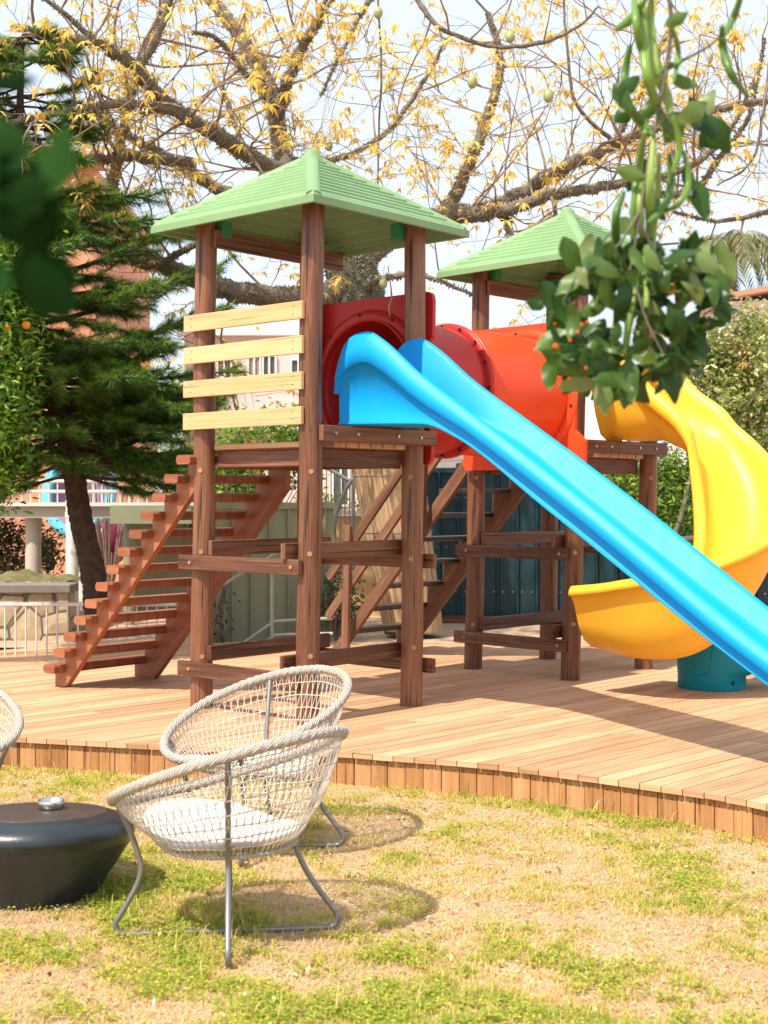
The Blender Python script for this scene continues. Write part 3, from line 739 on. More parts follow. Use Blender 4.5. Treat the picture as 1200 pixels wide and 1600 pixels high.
# ------------------------------------------------------------------ wicker chairs
def make_chair():
    root = thing('wicker_chair', 'tmp', 'chair', (0, 0, 0))
    RR, RL, ZL = .448, .275, .37
    def rimp(th): return V3((RR * math.cos(th), RR * math.sin(th), .655 - .385 * RR * math.cos(th)))
    def low(th, q=1.0):
        f = max(0, math.cos(th)); return V3((.015 + (RL + .05 * f) * q * math.cos(th), RL * q * math.sin(th), ZL + .055 * f * q - .004 * (1 - q)))
    def shell(th, s):
        a = rimp(th); c_ = low(th); p = a.lerp(c_, s)
        bl = math.sin(math.pi * s) * .035; fr = 1 - .75 * max(0, math.cos(th)); p += (V3((math.cos(th), math.sin(th), 0)) * bl * .7 - Z * bl * .6) * fr; return p
    # rim, woven
    mb = MB(); K = 300
    mb.tube([rimp(2 * math.pi * k / K) for k in range(K)], .0208, 18, closed=True, radf=lambda a, k: 1 + .13 * math.sin(2 * math.pi * (a * .25 + k * 3 / 18)) + .09 * math.sin(k * 2.1 + a * 1.3))
    mb.build('woven_rim', 'rim', root)
    # netting
    mb = MB(); nn = 78
    for i in range(nn):
        for sg in (1, -1):
            th0 = 2 * math.pi * i / nn; pts = [shell(th0 + sg * .20 * s, s) for s in np.linspace(0.0, 1, 9)]
            e = pts[-1]; an = th0 + sg * .20
            for q in (.6, .2): pts.append(low(an + sg * (1 - q) * .4, q) - Z * .006)
            mb.tube(pts, .0023, 4, False)
    for s in (.12, .25, .38, .51, .64, .77, .9):
        mb.tube([shell(2 * math.pi * k / 60, s) + V3((0, 0, .002 * math.sin(k * 5 + s * 30))) for k in range(60)], .0026, 5, closed=True)
    mb.build('netting', 'net', root)
    mb = MB(); mb.tube([low(2 * math.pi * k / 90) - Z * .004 for k in range(90)], .009, 10, closed=True, radf=lambda a, k: 1 + .16 * math.sin(a * 2.2 + k))
    mb.build('lower_ring', 'rim', root)
    # cushion dished to the bowl
    mb = MB(); rows = []; 
    def cz(rho, th):
        c_ = math.cos(th); side = abs(math.sin(th)); lift = rho ** 3 * (.03 * max(0, c_) + .05 * max(0, -c_) + .015)
        return .388 + lift * .8 + .060 * max(0, c_) * min(1, rho)
    RC_ = [0.001, .08, .15, .20, .24, .268, .281, .285]
    for j, r in enumerate(RC_):
        rows.append([V3((.01 + r * math.cos(t) * (1.28 if math.cos(t) > 0 else 1), r * math.sin(t), cz(r / .32, t) + .016 * math.cos(min(1, (r / .285) ** 5) * math.pi / 2) + .004)) for t in [2 * math.pi * k / 48 for k in range(48)]])
    for r, dz in ((.283, -.012), (.268, -.022), (.18, -.026)):
        rows.append([V3((.01 + r * math.cos(t) * (1.28 if math.cos(t) > 0 else 1), r * math.sin(t), cz(r / .32, t) + .004 + dz)) for t in [2 * math.pi * k / 48 for k in range(48)]])
    mb.grid(rows, True, True); mb.build('seat_cushion', 'cushion', root)
    # tube frame
    rr = .0115
    for sg in (1, -1):
        for back in (0, 1):
            az = sg * math.radians(45 if not back else 135); d = V3((math.cos(az), math.sin(az), 0)); rim = rimp(az)
            if back: pr = [(RR - .012, rim.z - .02), (.36, .59), (.285, .40), (.262, .345), (.29, .265), (.34, .18), (.40, .10), (.428, .055), (.415, .022), (.37, .013), (.20, .012), (0, .012)]
            else: pr = [(RR - .02, rim.z - .02), (.385, .42), (.35, .32), (.338, .26), (.36, .19), (.41, .10), (.437, .055), (.425, .022), (.38, .013), (.20, .012), (0, .012)]
            pts = crv([d * r + Z * (z + (.0 if sg > 0 else .0)) for r, z in pr], 5)
            mb = MB(); mb.tube(pts, rr, 12); mb.build('leg', 'frame', root)
    return root
proto = make_chair()
def copy_tree(o, parent=None):
    c_ = o.copy(); C.objects.link(c_)
    if parent is not None: c_.parent = parent
    for ch in list(o.children): copy_tree(ch, c_)
    return c_
def place(o, x, y, ang, label):
    o.location = (x, y, 0); o.rotation_euler = (0, 0, math.radians(ang)); o['label'] = label; o['group'] = 'wicker chairs round the black table'
ch2 = copy_tree(proto); ch3 = copy_tree(proto)
place(proto, -.607, 5.37, 141, 'nearest white wicker chair, seen from behind, right of the black table')
place(ch2, -.625, 6.72, 221, 'white wicker chair in front of the deck, behind the nearest chair and facing the camera')
place(ch3, -2.27, 6.80, -48, 'white wicker chair cut off by the left edge of the photo')

# ------------------------------------------------------------------ table and ashtray
TC = V3((-1.50, 5.93, 0))
tb = thing('coffee_table', 'low round black drum table with narrow foot standing on the lawn', 'table', TC)
mb = MB(); rows = []; n = 72
prof = [(.262, -.03), (.272, .005), (.300, .06), (.342, .12), (.378, .168), (.398, .196), (.404, .203), (.409, .215), (.417, .238), (.419, .258), (.411, .282), (.392, .303), (.362, .320), (.325, .332), (.300, .338)]
def ttilt(p): q = p - TC; return TC + V3((q.x, q.y, q.z - .085 * q.y * min(1, max(0, q.z) / .2) + .01))
for i, (r, z) in enumerate(prof):
    rows.append([ttilt(V3((TC.x + r * math.cos(a), TC.y + r * math.sin(a), z + (.016 * math.sin(a + 2.4) if 4 <= i <= 8 else 0)))) for a in [2 * math.pi * k / n for k in range(n)]])
mb.grid(rows, True, True); body = mb.build('drum_body', 'table', tb)
mb = MB(); mb.lathe([(.300, .338), (.297, .3415), (.29, .3405), (.2, .3375), (.001, .337)], TC, 72); mb.v = [tuple(ttilt(V3(q))) for q in mb.v]; mb.build('table_top', 'tabletop', tb)
AC = pix(80, 1262, 6.04); AC.z = .3375 + .01 - .085 * (6.04 - TC.y) + .003
ash = MB(); ash.lathe([(.001, .004), (.052, .003), (.057, .006), (.0575, .034), (.055, .037), (.052, .034), (.050, .012), (.001, .010)], AC + Z * .0, 40)
for k in range(3):
    pass
ao = ash.build('ashtray', 'steel', None, origin=AC); tag(ao, 'small round steel ashtray on top of the black drum table', 'ashtray')

# ------------------------------------------------------------------ lawn growth
def inlawn(x, y):
    e = np.interp(x, [p.x for p in ec], [p.y for p in ec]); return y < e - .012
def blades(n, name, mat, hmin, hmax, wd, lean, dens, gr_shift, label=None, region=(-3.4, 3.4, 3.9, 9.3), rset=None, flat=0):
    x = RNG.uniform(region[0], region[1], n); y = region[2] + (region[3] - region[2]) * RNG.random(n) ** 1.25
    vis = np.abs(x) < (.30 * y + .35); nz = dens(x, y); keep = vis & inlawn(x, y) & (RNG.random(n) < nz); x = x[keep]; y = y[keep]; nz = nz[keep]; k = len(x)
    a = RNG.uniform(0, 2 * np.pi, k); h = RNG.uniform(hmin, hmax, k) * (.6 + .6 * nz); ln = RNG.uniform(0, lean, k)
    P = np.stack([x, y, np.full(k, .001)], 1); dr = np.stack([np.cos(a), np.sin(a), np.zeros(k)], 1)
    up = np.array([0, 0, 1.0])
    s_ = np.stack([-np.sin(a), np.cos(a), np.zeros(k)], 1) * wd * RNG.uniform(.6, 1.3, k)[:, None]
    hh = h[:, None]; ll = ln[:, None]
    vz = (1 - flat)
    m_ = P + dr * hh * ll * .45 + up * hh * (.6 * vz + .03); t_ = P + dr * hh * (ll + flat) * 1.0 + up * hh * (.95 * vz * (1 - .3 * ll) + .02)
    V = np.stack([P - s_, P + s_, m_ + s_ * .8, m_ - s_ * .8, t_], 1).reshape(-1, 3); b_ = np.arange(k)[:, None] * 5
    F = np.concatenate([b_ + [0, 1, 2], b_ + [0, 2, 3], b_ + [3, 2, 4]], 1).reshape(-1, 3)
    r = np.clip(gr_shift(x, y) + RNG.normal(0, .16, k), 0, 1)
    return V, F, np.repeat(r, 3)
def green(x, y):
    f = .25 * vnoise(x, y, 1.1, 3) + .38 * vnoise(x, y, 3.1, 4) + .36 * vnoise(x, y, 7.5, 5) + .03
    e = np.interp(x, [p.x for p in ec], [p.y for p in ec]) - y
    f = f + .34 * (vnoise(x, y, 17, 6) - .5) + .26 * (vnoise(x, y, 41, 8) - .5)
    f = f + .22 * np.exp(-(e / .22) ** 2) + .05 * np.clip((5.7 - y), 0, 1.0) - .13 * np.exp(-((y - 7.0) / .9) ** 2) * (x > -.3)
    f = f + .30 * np.exp(-(((x + .95) / .30) ** 2 + ((y - 5.75) / .22) ** 2)) + .2 * np.exp(-(((x + .45) / .4) ** 2 + ((y - 5.5) / .2) ** 2))
    return f
gd = lambda x, y: np.clip((green(x, y) - .36) * 2.6 + .10, .22, 1)
parts = [blades(430000, '', '', .010, .034, .0024, 1.9, gd, lambda x, y: np.clip((green(x, y) - .36) * 1.6 + .08, .05, .9)),
         blades(30000, '', '', .05, .13, .0026, 1.1, lambda x, y: np.clip((green(x, y) - .66) * 3, .0, 1), lambda x, y: np.full(len(x), .55))]
off = 0; VV = []; FF = []; R_ = []
for V_, F_, r_ in parts: VV.append(V_); FF.append(F_ + off); off += len(V_); R_.append(r_)
gr = fast('lawn_grass', 'grass', np.concatenate(VV), np.concatenate(FF), np.concatenate(R_)); gr['kind'] = 'stuff'
gr['label'] = 'patchy short lawn grass, green and straw coloured'; gr['category'] = 'grass'
V_, F_, r_ = blades(170000, '', '', .02, .06, .0014, 1.2, lambda x, y: np.clip(.75 - (green(x, y) - .5), .3, 1), lambda x, y: .3 + .5 * vnoise(x, y, 4, 9), flat=.85)
st = fast('dry_straw', 'straw', V_, F_, r_); st['kind'] = 'stuff'; st['label'] = 'dead straw and clippings lying on the bare soil'; st['category'] = 'straw'
# clover leaves in clumps
n = 2600; x = RNG.uniform(-3, 3, n); y = 3.9 + 5 * RNG.random(n) ** 1.3; k_ = inlawn(x, y); x = x[k_]; y = y[k_]; k = len(x)
P = np.stack([x, y, RNG.uniform(.006, .022, k)], 1); D = RNG.normal(size=(k, 3)); D[:, 2] *= .25; D = unit(D)
V_, F_, q = leaves(P, D, RNG.uniform(.012, .045, k), RNG.uniform(.008, .022, k), .3, 0, np.tile([0, 0, 1.0], (k, 1)))
dl = fast('leaf_litter', 'litter', V_, F_, np.repeat(RNG.random(k), q)); dl['kind'] = 'stuff'; dl['label'] = 'small fallen dry leaves scattered over the lawn'; dl['category'] = 'leaf litter'
n = 210000; x = RNG.uniform(-3, 3, n); y = 3.9 + 5 * RNG.random(n) ** 1.4
cd = np.clip((.5 * vnoise(x, y, 2.3, 21) + .5 * vnoise(x, y, 7, 22) + .10 * np.clip(5.6 - y, 0, 1.2) - .50) * 6, 0, 1) * np.clip((green(x, y) - .38) * 5, 0, 1)
k_ = (RNG.random(n) < cd) & inlawn(x, y) & (np.abs(x) < .3 * y + .3); x = x[k_]; y = y[k_]; k = len(x)
P = np.stack([x, y, RNG.uniform(.006, .035, k)], 1); D = RNG.normal(size=(k, 3)); D[:, 2] = np.abs(D[:, 2]) * .25; D = unit(D)
V_, F_, q = leaves(P, D, RNG.uniform(.010, .024, k), RNG.uniform(.007, .016, k), .15, 0, np.tile([0, 0, 1.0], (k, 1)))
cv = fast('clover', 'clover', V_, F_, np.repeat(np.clip(RNG.normal(.5, .25, k), 0, 1), q)); cv['kind'] = 'stuff'; cv['label'] = 'low bright green clover patches in the lawn'; cv['category'] = 'clover'

# ------------------------------------------------------------------ the big thorny tree
tree = thing('silk_floss_tree', 'large thorny tree with spreading limbs and yellow young leaves behind the towers', 'tree', gpix(650, 985, .165))
def plim(pts, n=6):
    """(px,py,D,width px) -> smooth world path + radii"""
    P = [pix(a, b_, D) for a, b_, D, w_ in pts]; W_ = [w_ * .44 / FPX * D for a, b_, D, w_ in pts]
    path = crv(P, n); idx = np.linspace(0, len(P) - 1, len(path)); rad = np.interp(idx, range(len(P)), W_)
    return path, list(rad)
TD = 15.3
trunkp = [(642, 985, 15.3, 92), (603, 735, 15.3, 112), (576, 560, 15.3, 104), (553, 440, 15.3, 92), (525, 360, 15.3, 80), (500, 310, 15.3, 60)]
LIM = [
 [(545, 450, 15.3, 50), (490, 466, 15.0, 44), (400, 462, 14.6, 38), (330, 446, 14.4, 35), (250, 415, 14.3, 30), (195, 397, 14.2, 27), (172, 345, 14.2, 25), (180, 270, 14.3, 20), (205, 150, 14.4, 15), (262, -10, 14.5, 11)],
 [(510, 320, 15.3, 50), (450, 280, 15.0, 32), (400, 248, 14.6, 29), (322, 202, 14.2, 26), (250, 150, 13.9, 23), (200, 98, 13.6, 21), (150, 66, 13.3, 18), (90, 58, 13.2, 14), (20, 40, 13.0, 10)],
 [(470, 330, 15.6, 34), (400, 320, 15.7, 22), (330, 288, 15.6, 20), (260, 245, 15.4, 18), (190, 205, 15.3, 14), (120, 160, 15.2, 10)],
 [(300, 258, 15.2, 18), (215, 245, 14.3, 17), (120, 250, 13.6, 15), (40, 250, 13.0, 13), (-30, 262, 12.6, 10)],
 [(320, 200, 14.2, 18), (240, 165, 13.8, 14), (160, 166, 13.3, 13), (80, 178, 13.0, 12), (-20, 202, 12.7, 9)],
 [(505, 330, 15.3, 46), (458, 290, 15.5, 34), (440, 245, 15.8, 31), (425, 160, 16.0, 27), (380, 66, 16.2, 24), (325, -10, 16.4, 20)],
 [(436, 180, 15.9, 22), (455, 110, 15.6, 20), (482, 58, 15.4, 18), (520, -10, 15.2, 15)],
 [(430, 170, 15.9, 16), (395, 130, 15.4, 11), (340, 62, 15.0, 9), (300, 50, 14.8, 6)],
 [(215, 110, 13.7, 14), (250, 50, 13.6, 12), (268, -10, 13.5, 10)],
 [(560, 420, 15.3, 40), (620, 360, 15.6, 38), (690, 338, 15.8, 34), (760, 328, 16.0, 30), (815, 302, 16.0, 27), (875, 266, 15.8, 24), (960, 226, 15.5, 20), (1025, 200, 15.3, 17), (1100, 176, 15.1, 14), (1210, 155, 15.0, 11)],
 [(700, 338, 15.9, 28), (780, 330, 15.6, 22), (860, 305, 15.3, 20), (940, 292, 15.0, 17), (1010, 280, 14.8, 13), (1075, 262, 14.6, 11), (1140, 205, 14.5, 8), (1180, 120, 14.4, 6)],
 [(560, 400, 15.5, 30), (640, 360, 16.2, 26), (700, 322, 16.5, 24), (745, 226, 16.6, 19), (775, 138, 16.7, 16), (780, 76, 16.8, 13), (762, 20, 16.8, 10)],
 [(1000, 300, 15.5, 14), (1080, 300, 15.5, 12), (1130, 240, 15.5, 10), (1170, 180, 15.5, 8), (1195, 60, 15.5, 6)],
 [(780, 330, 15.8, 16), (795, 352, 15.6, 13), (798, 385, 15.4, 9), (806, 440, 15.3, 5)],
 [(545, 460, 15.3, 22), (590, 440, 14.9, 12), (640, 428, 14.6, 10), (690, 440, 14.3, 7), (760, 470, 14.2, 5)],
 [(640, -20, 14.5, 9), (668, 25, 14.4, 9), (710, 55, 14.3, 8), (780, 73, 14.3, 8), (850, 66, 14.2, 7), (905, 40, 14.2, 5), (935, 10, 14.2, 4)],
 [(960, 222, 15.4, 12), (985, 170, 15.6, 12), (1010, 120, 15.8, 10), (1060, 20, 16.0, 7)],
 [(590, -10, 14.8, 4), (596, 100, 14.8, 4), (592, 200, 14.8, 3.5), (590, 290, 14.8, 3)],
 [(440, 250, 15.8, 14), (520, 250, 16.2, 11), (600, 210, 16.6, 9), (660, 130, 16.8, 7), (700, 60, 17, 5)],
 [(250, 415, 14.3, 14), (300, 385, 13.8, 11), (350, 372, 13.5, 8), (420, 360, 13.3, 6)],
 [(150, 66, 13.3, 12), (110, 30, 13.2, 9), (60, -10, 13.1, 6)],
 [(600, -30, 15.5, 12), (560, 30, 15.4, 8), (530, 90, 15.3, 6), (500, 150, 15.2, 4)],
 [(345, 130, 14.6, 10), (375, 215, 13.8, 7), (410, 270, 13.4, 5), (452, 330, 13.2, 4)],
 [(1210, 20, 14.9, 7), (1196, 150, 14.9, 6), (1175, 250, 14.9, 5), (1120, 290, 14.9, 3)],
 [(960, 225, 15.5, 9), (900, 160, 15.3, 6), (885, 60, 15.2, 5), (880, -10, 15.2, 4)],
 [(860, 300, 15.3, 9), (880, 350, 15.0, 7), (960, 385, 14.8, 5), (1060, 380, 14.6, 4)],
 [(1210, 330, 15.2, 10), (1120, 345, 15.2, 7), (1050, 330, 15.2, 5)],
]
mb = MB(); p, r = plim(trunkp, 6); mb.tube(p, r, 28, radf=lambda a, k: 1 + .03 * math.sin(k * 3 + a)); trunk_o = mb.build('trunk', 'bark', tree)
limbs = []; mb = MB()
for L in LIM:
    p, r = plim(L, 6)
    for i in range(1, len(p) - 1): p[i] = p[i] + V3((random.uniform(-1, 1), random.uniform(-1, 1), random.uniform(-1, 1))) * min(.02, r[i] * .35)
    mb.tube(p, r, 12, radf=lambda a, k: 1 + .06 * math.sin(k * 2.3 + a * 1.7)); limbs.append((p, r))
mb.build('limbs', 'bark', tree)
# thorns
tv = []; tf = []
def thorns(p, r, per, hs):
    p = [V3(q) for q in p]
    for i in range(len(p) - 1):
        L = (p[i + 1] - p[i]).length; d = (p[i + 1] - p[i]).normalized(); a_ = d.cross(V3((.3, .9, .2))).normalized(); b_ = d.cross(a_)
        for _ in range(int(L * per * max(r[i], .03) * 6.28 + random.random())):
            t = random.random(); an = random.uniform(0, 6.283); o = a_ * math.cos(an) + b_ * math.sin(an); c0 = p[i].lerp(p[i + 1], t) + o * (r[i] * .93); h = random.uniform(.5, 1.2) * hs; w_ = h * .38
            s2 = o.cross(d); k = len(tv); tv.extend([c0 + d * w_, c0 - d * w_ * .5 + s2 * w_ * .9, c0 - d * w_ * .5 - s2 * w_ * .9, c0 + o * h]); tf.extend([(k, k + 1, k + 3), (k + 1, k + 2, k + 3), (k + 2, k, k + 3)])
for p, r in limbs:
    if max(r) > .03: thorns(p, r, 760, .032)
pt, rt = plim(trunkp, 6); thorns(pt[12:], rt[12:], 520, .05)
M['trunkbark'] = simple('trunk_bark', (.075, .075, .045), .9, 0, .6, 10, .9, 30)
trunk_o.data.materials.clear(); trunk_o.data.materials.append(M['trunkbark'])
fast('thorns', 'thorn', np.array([tuple(q) for q in tv]), np.array(tf), parent=tree)
# reed mat wrapped round the lower trunk
mb = MB(); p, r = plim([(646, 985, 15.3, 100), (604, 722, 15.3, 124)], 1); rows = []
for k in range(13):
    q = p[0].lerp(p[1], k / 12); R0 = r[0] + (r[1] - r[0]) * k / 12 + .015
    rows.append([q + V3((math.cos(2 * math.pi * a / 60), math.sin(2 * math.pi * a / 60), 0)) * (R0 + .004 * math.sin(a * 2.9)) for a in range(60)])
mb.grid(rows, True, True); rm = mb.build('reed_matting', 'reed', trunk_o)
mb = MB()
for k in (2, 7, 11): mb.tube([v * 1.0 for v in [q + (q - p[0].lerp(p[1], k / 12)).normalized() * .004 for q in rows[k]]], .004, 5, closed=True)
mb.build('binding_wire', 'greypipe', rm)
# twigs and leaf clusters
tw = MB(); LC = []
def grow(p, d, L, rad, lev):
    n = 6 if lev else 8; pts = [p]; q = p; dd = d.normalized()
    for k in range(n):
        dd = (dd + V3((random.gauss(0, .16), random.gauss(0, .16), random.gauss(0, .16) + .03))).normalized(); q = q + dd * (L / n); pts.append(q)
        if lev > 0 and k > 0 and random.random() < (.72 if lev == 2 else .6):
            nd = (dd + V3((random.gauss(0, .75), random.gauss(0, .75), random.gauss(0, .7)))).normalized(); grow(q, nd, L * random.uniform(.35, .62), rad * .5, lev - 1)
    rr = [rad * (1 - .7 * k / n) for k in range(n + 1)]
    tw.tube(pts, rr, 4 if rad < .01 else 6, False)
    LC.append((pts[-1], dd))
    if lev == 0 and random.random() < .35: LC.append((pts[3], dd))
for p, r in limbs:
    cum = 0; nxt = random.uniform(0, .3)
    for i in range(1, len(p)):
        cum += (p[i] - p[i - 1]).length
        if cum > nxt and r[i] < .20:
            nxt = cum + random.uniform(.16, .36); d = (p[i] - p[i - 1]).normalized()
            px_ = 600 + p[i].x / p[i].y * FPX; py_ = HY - (p[i].z - CAMZ) / p[i].y * FPX
            if 470 < px_ < 690 and 250 < py_: continue
            o = V3((random.gauss(0, 1), random.gauss(0, .8), random.gauss(.25, 1))); o = (o - d * o.dot(d)).normalized()
            grow(p[i], o + d * random.uniform(0, .8), random.uniform(.7, 1.7), min(.016, r[i] * .5), 2)
tw.build('twigs', 'twig', tree)
LCP = np.array([tuple(a) for a, _ in LC]); LCD = np.array([tuple(a) for _, a in LC]); kp = RNG.random(len(LCP)) < .8
LCP = LCP[kp]; LCD = LCD[kp]; n = len(LCP); nf = 6
ang = (np.arange(nf) * 2 * np.pi / nf)[None, :] + RNG.uniform(0, 6.28, (n, 1)) + RNG.normal(0, .2, (n, nf))
el = RNG.normal(-.35, .35, (n, nf)); D = np.stack([np.cos(ang) * np.cos(el), np.sin(ang) * np.cos(el), np.sin(el)], 2).reshape(-1, 3)
sz = np.repeat(RNG.uniform(.045, .12, n), nf) * RNG.uniform(.75, 1.15, n * nf)
V_, F_, q = leaves(np.repeat(LCP, nf, 0), unit(D), sz, sz * .34, .12, .25, np.tile([0, 0, 1.0], (n * nf, 1)) + .3 * rvec(n * nf))
fast('yellow_leaves', 'yleaf', V_, F_, np.repeat(np.clip(np.repeat(RNG.normal(.5, .22, n), nf) + RNG.normal(0, .1, n * nf), 0, 1), q), parent=tree)
print('leaf clusters', n)
for (px_, py_, D_, r_) in ((857, 150, 14.6, .055), (738, 128, 15.0, .055), (591, 20, 14.8, .05), (599, 443, 14.7, .045), (797, 58, 14.9, .05), (514, 228, 15.5, .045)):
    mb = MB(); c0 = pix(px_, py_, D_); mb.sphere(c0, r_, 12, .5, 1.35); mb.tube([c0 + Z * .06, c0 + Z * .2 + V3((.01, 0, 0))], .004, 5); mb.build('hanging_fruit', 'podfruit', tree)

# ------------------------------------------------------------------ conifer on the left
def conifer(label, tp, branches, nlen, loc, name='conifer_tree'):
    root = thing(name, label, 'tree', loc); mb = MB(); p, r = plim(tp, 5); p9, r9 = plim(tp, 22); hh_ = np.random.default_rng(3).random((400, 32))
    mb.tube(p9, r9, 32, radf=lambda a, k: 1 + .16 * (hh_[a, k] - .5) * (1 if (a // 3 + k) % 2 else .5) + .12 * (hh_[a // 4, (k // 3) * 3] - .5)); mb.build('trunk', 'pinebark', root)
    br = MB(); NP = []; ND = []; NL = []
    def needles(a, c_, den, ln):
        L = (c_ - a).length; n = int(L * den); 
        if n < 1: return
        t = RNG.random(n)[:, None]; A = np.array(a); B_ = np.array(c_); d = np.array((c_ - a).normalized())
        P = A + (B_ - A) * t; o = rvec(n); o = unit(o - d * (o @ d)[:, None]); o[:, 2] += .15
        NP.append(P); ND.append(unit(d * .85 + o * .75 + np.array([0, 0, -.06]))); NL.append(RNG.uniform(.6, 1.1, n) * ln)
    for (i, az, L, el) in branches:
        q = p[i % len(p)].copy(); d = V3((math.cos(az) * math.cos(el), math.sin(az) * math.cos(el), math.sin(el))); n = 9; pts = [q]; dd = d.copy()
        for k in range(n):
            dd = (dd + V3((random.gauss(0, .05), random.gauss(0, .05), random.gauss(.015, .05)))).normalized(); q = q + dd * (L / n); pts.append(q)
            if k >= 2:
                for sg in (1, -1):
                    if random.random() < .88:
                        sdv = dd.cross(Z).normalized() * sg; bd = (dd * .75 + sdv * random.uniform(.5, .95) + Z * random.uniform(-.22, .18)).normalized(); l2 = L * random.uniform(.20, .40) * (1.15 - k / n * .6)
                        e1 = q + bd * l2 * .55; e2 = e1 + (bd + Z * random.uniform(-.12, .2)).normalized() * l2 * .45; br.tube([q, e1, e2], [.008, .006, .003], 4, False)
                        needles(q.lerp(e1, .25), e1, 380, nlen); needles(e1, e2, 520, nlen)
                        if random.random() < .5:
                            e3 = e1 + (bd + sdv * .7 + Z * random.uniform(-.3, .1)).normalized() * l2 * .4; needles(e1, e3, 380, nlen)
        br.tube(pts, [.020 * (1 - .8 * k / n) * min(1.3, L) + .004 for k in range(n + 1)], 6, False)
        needles(pts[-4], pts[-1], 420, nlen)
    br.build('branches', 'pinebark', root)
    P = np.concatenate(NP); D = np.concatenate(ND); L = np.concatenate(NL); n = len(P)
    sd2 = unit(np.cross(D, rvec(n))) * .0030; V_ = np.stack([P - sd2, P + sd2, P + D * L[:, None] - np.array([0, 0, 1.0]) * (L * .12)[:, None]], 1).reshape(-1, 3)
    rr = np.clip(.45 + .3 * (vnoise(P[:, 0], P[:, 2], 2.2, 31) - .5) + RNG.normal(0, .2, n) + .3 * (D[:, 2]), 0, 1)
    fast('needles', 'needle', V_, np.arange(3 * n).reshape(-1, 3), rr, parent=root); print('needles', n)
tp = [(152, 962, 13.4, 46), (146, 900, 13.4, 44), (125, 800, 13.3, 40), (108, 700, 13.2, 38), (85, 620, 13.2, 37), (62, 560, 13.1, 36), (42, 470, 13.1, 32), (30, 380, 13.1, 28), (28, 290, 13.1, 22), (30, 200, 13.1, 16), (33, 120, 13.1, 10), (36, 55, 13.1, 5)]
bs = []
rb = random.Random(11)
for i in range(14, 56):
    f = (i - 14) / 41
    for _ in range(6 if f < .6 else 4):
        az = rb.uniform(0, 2 * math.pi); L = (1.25 - .75 * f) * rb.uniform(.65, 1.1)
        bs.append((i, az, L, rb.uniform(-.3, .2) - .05))
# extra long sprays to the right side where the photograph shows the mass
for (i, az, L, el) in ((16, -.15, 1.05, -.05), (17, .2, 1.0, -.18), (18, -.3, 1.25, .02), (20, 0, 1.5, -.02), (21, .35, 1.45, .08), (22, -.1, 1.6, .05), (24, .1, 1.65, .06), (25, -.4, 1.3, .0), (26, .3, 1.7, .10), (28, 0, 1.75, .12), (29, -.35, 1.3, .02), (30, .2, 1.7, .14), (32, -.1, 1.6, .12), (34, .25, 1.5, .1), (36, 0, 1.3, .08), (39, .2, 1.2, .05), (13, .1, 1.05, -.28), (13, .7, .8, -.3), (14, -.3, 1.1, -.2), (14, .5, 1.1, -.15), (15, .1, 1.25, -.12), (14, 2.9, 1.0, -.25), (13, 3.4, .9, -.3), (15, 2.5, 1.0, -.2), (17, -1.2, 1.0, -.2), (15, -1.4, .9, -.25), (20, -1.3, 1.1, -.1), (16, 3.0, 1.0, -.1), (19, 3.3, 1.1, -.05), (23, 2.8, 1.0, 0)):
    bs.append((i, az, L, el))
conifer('dark green conifer with a leaning rough trunk beside the reddish stairs', tp, bs, .13, gpix(152, 975, .165))

# ------------------------------------------------------------------ leafy plants
def bush(name, label, cat, blobs, n, L, Wd, mat, trunkpts=None, loc=None, group=None, rshift=0, droop=0.):
    """blobs: (px,py,D,rx_px,ry_px,depth m)"""
    c0 = pix(blobs[0][0], blobs[0][1], blobs[0][2]); root = thing(name, label, cat, loc or (c0.x, c0.y, .165), group); P = []; Rr = []
    tot = sum(b_[3] * b_[4] for b_ in blobs); tb_ = MB()
    base = V3(root.location)
    for (px_, py_, D_, rx, ry, rd) in blobs:
        k = int(n * rx * ry / tot); cen = np.array(pix(px_, py_, D_)); s_ = np.array([rx / FPX * D_, rd, ry / FPX * D_])
        nc = max(6, k // 26); cc = rvec(nc) * (RNG.random((nc, 1)) ** .45) * s_ + cen
        idx = RNG.integers(0, nc, k); off = RNG.normal(0, 1, (k, 3)) * (L * 1.35); P.append(cc[idx] + off); Rr.append(np.clip(.5 + RNG.normal(0, .17, nc)[idx] + RNG.normal(0, .15, k) + rshift + .15 * off[:, 2] / L, 0, 1))
        for c_ in cc[:: max(1, nc // 9)]:
            c_ = V3(c_); mdl = base.lerp(c_, .55) + V3((random.uniform(-.1, .1), random.uniform(-.1, .1), .1)); tb_.tube(crv([base, mdl, c_], 3), [.012, .011, .010, .009, .007, .005, .003][:7], 5, False)
    P = np.concatenate(P); Rr = np.concatenate(Rr); k = len(P); D = rvec(k); D[:, 2] = D[:, 2] * .6 + .1 - droop; D = unit(D)
    V_, F_, q = leaves(P, D, L * RNG.uniform(.7, 1.3, k), Wd * RNG.uniform(.7, 1.3, k), .2, .15)
    fast('foliage', mat, V_, F_, np.repeat(Rr, q), parent=root); tb_.build('stems', 'twig', root)
    if trunkpts:
        for tpnt in trunkpts:
            mb = MB(); p, r = plim(tpnt, 5); mb.tube(p, r, 10); mb.build('branch', 'bark', root)
    return root
ot = bush('orange_tree', 'bright green orange tree with ripe oranges at the left edge', 'tree', [(-5, 440, 11.9, 68, 75, .4), (-10, 560, 11.9, 55, 90, .4), (5, 650, 12.0, 42, 70, .4), (-30, 700, 12.0, 50, 90, .4), (20, 400, 11.9, 50, 40, .35)], 13000, .085, .030, 'citrus', loc=(-4.3, 12.6, .165))
for (a, b_) in ((23, 441), (41, 508), (10, 512), (3, 546), (-14, 470)):
    mb = MB(); mb.sphere(pix(a, b_, 11.75), .037, 12); mb.build('orange', 'fruit', ot)
